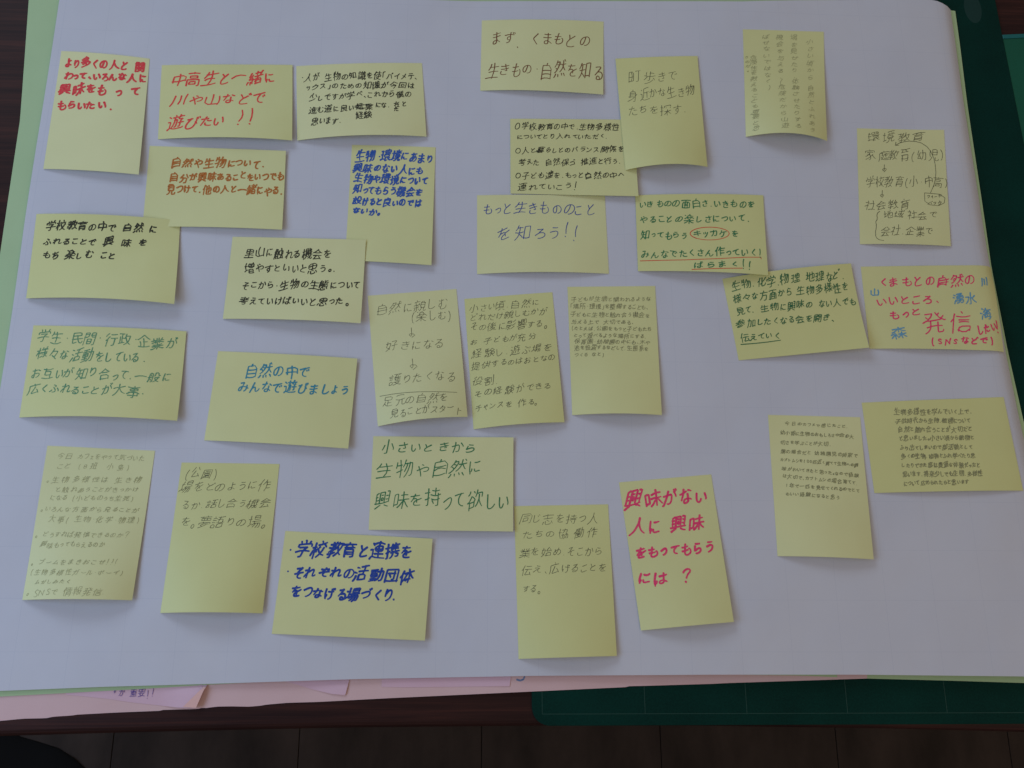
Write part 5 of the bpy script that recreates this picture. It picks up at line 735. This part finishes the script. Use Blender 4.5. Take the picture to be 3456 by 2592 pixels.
def layout(line, rng, style):
    """polylines (note millimetres, x right, y down) for one written line"""
    text, (xa, ya, xb, yb, h) = line[0], line[1]
    h *= style['size']
    vert = text[0] == '|'
    if vert: text = text[1:]
    adv = [(0.55 if c in '、。.' else 0.5 if c == ' ' else 0.62 if c == '(' or c == ')' else 0.88) if vert else advance(c) for c in text]
    L = math.hypot(xb - xa, yb - ya); unit = L / sum(adv)
    dx, dy = (xb - xa) / L, (yb - ya) / L
    out = []; pos = 0
    for ch, ad in zip(text, adv):
        a = ad * unit; mid = pos + a / 2; pos += a
        if ch == ' ': continue
        kana = '\u3040' <= ch <= '\u30ff'
        hh = h * (0.84 if kana else 1.0) * rng.uniform(0.84, 1.12)
        punct = ch in '、。.・!()「」?'
        x0g, x1g = bounds(ch)
        if vert:
            cx, cy = xa + dx * mid, ya + dy * mid; ww = min(h, unit * 1.0); hh = min(hh, a / ad * 0.86 if not punct else hh)
            ex, ey = 1.0, 0.0
            xm = 0.5 if not punct else 0.5 * (x0g + x1g)
        else:
            cx, cy = xa + dx * mid, ya + dy * mid
            ww = min(h * 1.05, max(a, h * 0.55)) * 0.96 if not punct else h * 0.8
            if ch.isascii() and not punct: ww = h
            ex, ey = dx, dy
            xm = 0.5 * (x0g + x1g)
            lim = a * (0.86 if kana else 0.96)
            if not punct and (x1g - x0g) * ww > lim: ww = lim / (x1g - x0g)
        rot = rng.gauss(0, 0.06) + style['rot']; ca, sa = math.cos(rot), math.sin(rot)
        jx, jy = rng.gauss(0, 0.03) * h, rng.gauss(0, 0.05) * h
        rise, slant = style['rise'] + rng.gauss(0, .02), style['slant'] + rng.gauss(0, .03)
        bx, by, bp = rng.gauss(0, .04), rng.gauss(0, .04), rng.uniform(0, 6)
        for st in strokes_of(ch):
            ox, oy = rng.gauss(0, style['mess']), rng.gauss(0, style['mess'])
            kx = 1 + rng.gauss(0.02, .06)
            mx_, my_ = sum(p[0] for p in st) / len(st), sum(p[1] for p in st) / len(st)
            P = []
            for (gx, gy) in st:
                gx, gy = mx_ + (gx - mx_) * kx + ox, my_ + (gy - my_) * kx + oy
                gx += bx * math.sin(3 * gy + bp); gy += by * math.sin(3 * gx + bp)
                u, v = gx - xm, gy - 0.5
                v -= u * rise; u -= v * slant
                u, v = u * ca - v * sa, u * sa + v * ca
                u *= ww; v *= hh
                P.append((cx + jx + u * ex - v * ey, cy + jy + u * ey + v * ex))
            out.append(P)
    return out
def smooth_line(P, rng, amp):
    if len(P) == 2:
        (a, b_), (c, d) = P; L = math.hypot(c - a, d - b_)
        k = rng.gauss(0, 0.07) * L
        nx, ny = (-(d - b_) / L, (c - a) / L) if L > 0 else (0, 0)
        return [(a + (c - a) * t + nx * k * 4 * t * (1 - t), b_ + (d - b_) * t + ny * k * 4 * t * (1 - t)) for t in (0, .33, .67, 1)]
    Q = [P[0]]
    for a, b_ in zip(P, P[1:]):
        Q.append((a[0] * .72 + b_[0] * .28, a[1] * .72 + b_[1] * .28)); Q.append((a[0] * .28 + b_[0] * .72, a[1] * .28 + b_[1] * .72))
    Q.append(P[-1]); return Q
def ribbon(P, w, rng, place, vs, fs, lift):
    """flat pen line with rounded, slightly uneven width"""
    D_ = [P[0]]
    for a, b_ in zip(P, P[1:]):                    # long strokes follow the bend of the paper
        k_ = max(1, int(math.dist(a, b_) / 4.0))
        D_ += [(a[0] + (b_[0] - a[0]) * q / k_, a[1] + (b_[1] - a[1]) * q / k_) for q in range(1, k_ + 1)]
    P = D_
    C = [P[0]]
    for p in P[1:]:
        if math.dist(p, C[-1]) > 0.12: C.append(p)
    if len(C) == 1: C.append((C[0][0] + 0.25, C[0][1] + 0.15))
    n = len(C); L = 0; rows = []
    w0, w1 = rng.uniform(.95, 1.2), rng.uniform(.62, .95)
    for i in range(n):
        a, b_ = C[max(0, i - 1)], C[min(n - 1, i + 1)]
        d = math.dist(a, b_) or 1; tx, ty = (b_[0] - a[0]) / d, (b_[1] - a[1]) / d
        t = i / (n - 1)
        ww = w / 2 * (w0 * (1 - t) + w1 * t)
        rows.append((C[i], (tx, ty), ww))
    seq = []
    (c, t_, ww) = rows[0]
    seq.append(((c[0] - t_[0] * ww * .9, c[1] - t_[1] * ww * .9), t_, ww * .45)); seq.append(((c[0] - t_[0] * ww * .5, c[1] - t_[1] * ww * .5), t_, ww * .86))
    seq += rows
    (c, t_, ww) = rows[-1]
    seq.append(((c[0] + t_[0] * ww * .5, c[1] + t_[1] * ww * .5), t_, ww * .86)); seq.append(((c[0] + t_[0] * ww * .9, c[1] + t_[1] * ww * .9), t_, ww * .45))
    base = len(vs)
    for (c, t_, ww) in seq:
        vs.append(place(c[0] - t_[1] * ww, c[1] + t_[0] * ww, lift)); vs.append(place(c[0] + t_[1] * ww, c[1] - t_[0] * ww, lift))
    for i in range(len(seq) - 1):
        k = base + 2 * i; fs.append((k, k + 1, k + 3, k + 2))
def write(name, lines, width, mat, place, parent, seed, origin, messy=0.012, slant=0.1, rise=0.07, k0=0):
    rng = random.Random(seed); vs, fs = [], []; k = k0
    style = dict(rot=0, slant=slant, rise=rise, mess=messy, size=1.12)
    for ln in lines:
        if ln[0] == '~': S = [ln[1]]
        else: S = layout(ln, rng, style)
        for P in S:
            ribbon(smooth_line(P, rng, 0), width, rng, place, vs, fs, 0.10 + 0.0008 * (k % 90)); k += 1
    return mesh_ob(name, vs, fs, mat, parent, smooth=False, origin=origin)

GLYPH['?'] = [[18, 22, 30, 6, 58, 3, 74, 20, 52, 42, 46, 66], [43, 86, 46, 90]]
GLYPH['!'] = [[53, 2, 46, 64], [42, 84, 45, 88]]

# ------------------------------------------------------------------ sticky notes
LABELS = {
 1: 'upright yellow note with four lines of thick red marker, top left of the white sheet',
 2: 'wide yellow note in large orange red marker ending in two exclamation marks',
 3: 'wide yellow note in orange brown marker, one corner under a black lettered note',
 4: 'wide yellow note in small black pen with one word struck out',
 5: 'wide yellow note with three lines of black marker, overlapping the orange brown lettered note',
 6: 'upright yellow note with thick blue marker filling its upper half',
 7: 'wide yellow note with four lines of black marker, overlapping the upright blue lettered one',
 8: 'wide yellow note with four lines of soft green marker, near the left edge',
 9: 'wide yellow note with two lines of teal marker',
 10: 'wide yellow note with two large lines of thin dark brown pen',
 11: 'upright yellow note with three lines of grey pen, overlapping the bulleted black pen note',
 12: 'wide yellow note in black pen with three round bullets, partly under an upright note',
 13: 'wide yellow note with two large lines of thin blue pen',
 14: 'wide yellow note in green marker with red underlines and one word ringed in red',
 15: 'upright yellow note with vertical columns of faint pencil and a curled lower edge',
 16: 'upright yellow note with a pencil chart of arrows, brackets and a small boxed word',
 17: 'tilted wide yellow note in five lines of dark green pen, the last underlined',
 18: 'wide yellow note in pink marker with sky blue words, at the sheet edge',
 19: 'upright yellow note in dark pen with two down arrows and a line across',
 20: 'tilted upright yellow note filled with dark pen, right of the one with down arrows',
 21: 'upright yellow note with tiny faint pencil filling only its upper half',
 22: 'upright yellow note in very faint pencil with small round bullets, lower left corner',
 23: 'upright yellow note with four lines of grey pencil and an empty lower half',
 24: 'wide yellow note in bold dark blue marker with two bullets',
 25: 'wide yellow note in three lines of green marker growing larger downwards',
 26: 'upright yellow note with five lines of thin grey pen, nearest the front table edge',
 27: 'tilted upright yellow note in bold pink marker ending in a question mark',
 28: 'upright yellow note with nine rows of tiny pencil writing, left of the smudged wide note',
 29: 'wide yellow note in smudged grey pencil, close to the right edge of the sheet',
}
def quadp(t, A, M, B): return A * (1 - t) * (1 - 2 * t) + M * 4 * t * (1 - t) + B * t * (2 * t - 1)
MESSY = {1: .018, 16: .03, 19: .022, 20: .018, 22: .014, 28: .012, 29: .022, 23: .018, 15: .02, 6: .018}
WIDE = {29: 1.2}
for k, nd in NOTES.items():
    TL, TR, BR, BL = nd['c']; base, tl, tm, tr, bl_, bm, br_ = nd['l']; W, H = nd['s']
    def surf(u, v, extra=0.0):
        x = (TL[0] * (1 - u) + TR[0] * u) * (1 - v) + (BL[0] * (1 - u) + BR[0] * u) * v
        y = (TL[1] * (1 - u) + TR[1] * u) * (1 - v) + (BL[1] * (1 - u) + BR[1] * u) * v
        z = sheet_z(x, y) + base + quadp(u, tl, tm, tr) * max(0, 1 - v) ** 1.6 + quadp(u, bl_, bm, br_) * max(0, v) ** 1.7
        return (x, y, z + extra)
    NU, NV = 26, 20
    vs = [surf(i / NU, j / NV) for j in range(NV + 1) for i in range(NU + 1)]
    o = mesh_ob('sticky_note', vs, grid_faces(NU, NV), M_note[k % 3], origin=surf(.5, .5))
    thicken(o, 0.12)
    tag(o, LABELS[k], 'sticky note', 'yellow sticky notes on the white sheet')
    rngs = random.Random(k); slant, rise = rngs.uniform(.08, .24), rngs.uniform(.08, .15)
    for q, ln in enumerate(nd['t']):
        write('drawn_line' if ln[0] == '~' else 'written_line', [ln], nd['w'] * (1.0 if ln[2] in ('redpen', 'grey', 'pencil') else 1.25), INK[ln[2]],
              lambda x, y, e: surf(x / W, y / H, e), o, 100 * k + q, surf(.5, .5), MESSY.get(k, .017), slant, rise, 6 * q)

# ------------------------------------------------------------------ pink notes and marks on the pink sheet
def white_low(x):
    B = SHAPES['white_bottom']
    for (xa, ya), (xb, yb) in zip(B, B[1:]):
        if x <= xb: return ya + (yb - ya) * (x - xa) / (xb - xa)
    return B[-1][1]
PL = ['pink note with violet writing and a curled right edge, lowest left below the white sheet',
      'pink note with a slanted lower corner, middle one peeping out below the white sheet',
      'lilac pink note lying flat below the white sheet, rightmost of the pink ones']
from mathutils.geometry import tessellate_polygon
for i, poly in enumerate(SHAPES['pnotes']):
    cx = sum(p[0] for p in poly) / len(poly); cy = sum(p[1] for p in poly) / len(poly)
    xmax = max(p[0] for p in poly); xmin = min(p[0] for p in poly); ymin = min(p[1] for p in poly)
    # fine strip grid clipped to the outline, so that it can bend
    def yrange(x):
        ys = []
        for a, b_ in zip(poly, poly[1:] + poly[:1]):
            if (a[0] - x) * (b_[0] - x) <= 0 and a[0] != b_[0]:
                ys.append(a[1] + (b_[1] - a[1]) * (x - a[0]) / (b_[0] - a[0]))
        return (min(ys), max(ys)) if ys else (cy, cy)
    n = 60; mrow = 10; vs = []
    for c in range(n + 1):
        x = xmin + (xmax - xmin) * (0.001 + 0.998 * c / n); lo, hi = yrange(x)
        for r_ in range(mrow + 1):
            y = lo + (hi - lo) * r_ / mrow
            wy = white_low(x)
            curl = (4.5, 1.2, 0.3)[i] * sstep(xmax - 45, xmax, x) * (1 - sstep(wy - 7, wy - 0.5, y))
            z = pink_z(x, y) + 0.25 + curl
            if y > wy - 1: z = min(z, green_z(x, y) - 0.2)
            vs.append((x, y, z))
    fs = [(c * (mrow + 1) + r_, (c + 1) * (mrow + 1) + r_, (c + 1) * (mrow + 1) + r_ + 1, c * (mrow + 1) + r_ + 1) for c in range(n) for r_ in range(mrow)]
    o = mesh_ob('pink_note', vs, fs, M_pnote, origin=(cx, cy, 0))
    tag(o, PL[i], 'sticky note', 'pink notes below the white sheet')
    if i == 0:
        F = SHAPES['fold']; n = 12; fv, ff = [], []
        for c in range(n + 1):
            for (px0, py0), (px1, py1), dz in (((F[0]), (F[2]), 0.1), ((F[0]), (F[1]), 0.5)):
                x, y = px0 + (px1 - px0) * (c + .3) / (n + .3), py0 + (py1 - py0) * (c + .3) / (n + .3)
                fv.append((x, y, pink_z(x, y) + 0.35 + 4.5 * sstep(xmax - 45, xmax, x) * (1 - sstep(white_low(x) - 7, white_low(x) - 0.5, y)) + dz))
            if c: k = 2 * c; ff.append((k - 2, k, k + 1, k - 1))
        mesh_ob('turned_edge', fv, ff, M_peach, o, origin=(cx, cy, 0))
        write('handwriting', [[a, b_, 'violet'] for a, b_ in SHAPES['pink_ink']], 0.5, INK['violet'],
              lambda x, y, e: (x, -y, pink_z(x, -y) + 0.25 + 0.25 + e), o, 5, (cx, cy, 0))
vs, fs = [], []
ribbon(SHAPES['blue_mark'], 1.6, random.Random(2), lambda x, y, e: (x, y, pink_z(x, y) + e), vs, fs, 0.12)
mesh_ob('pen_mark', vs, fs, INK['skyline'], pink, origin=None, smooth=False)
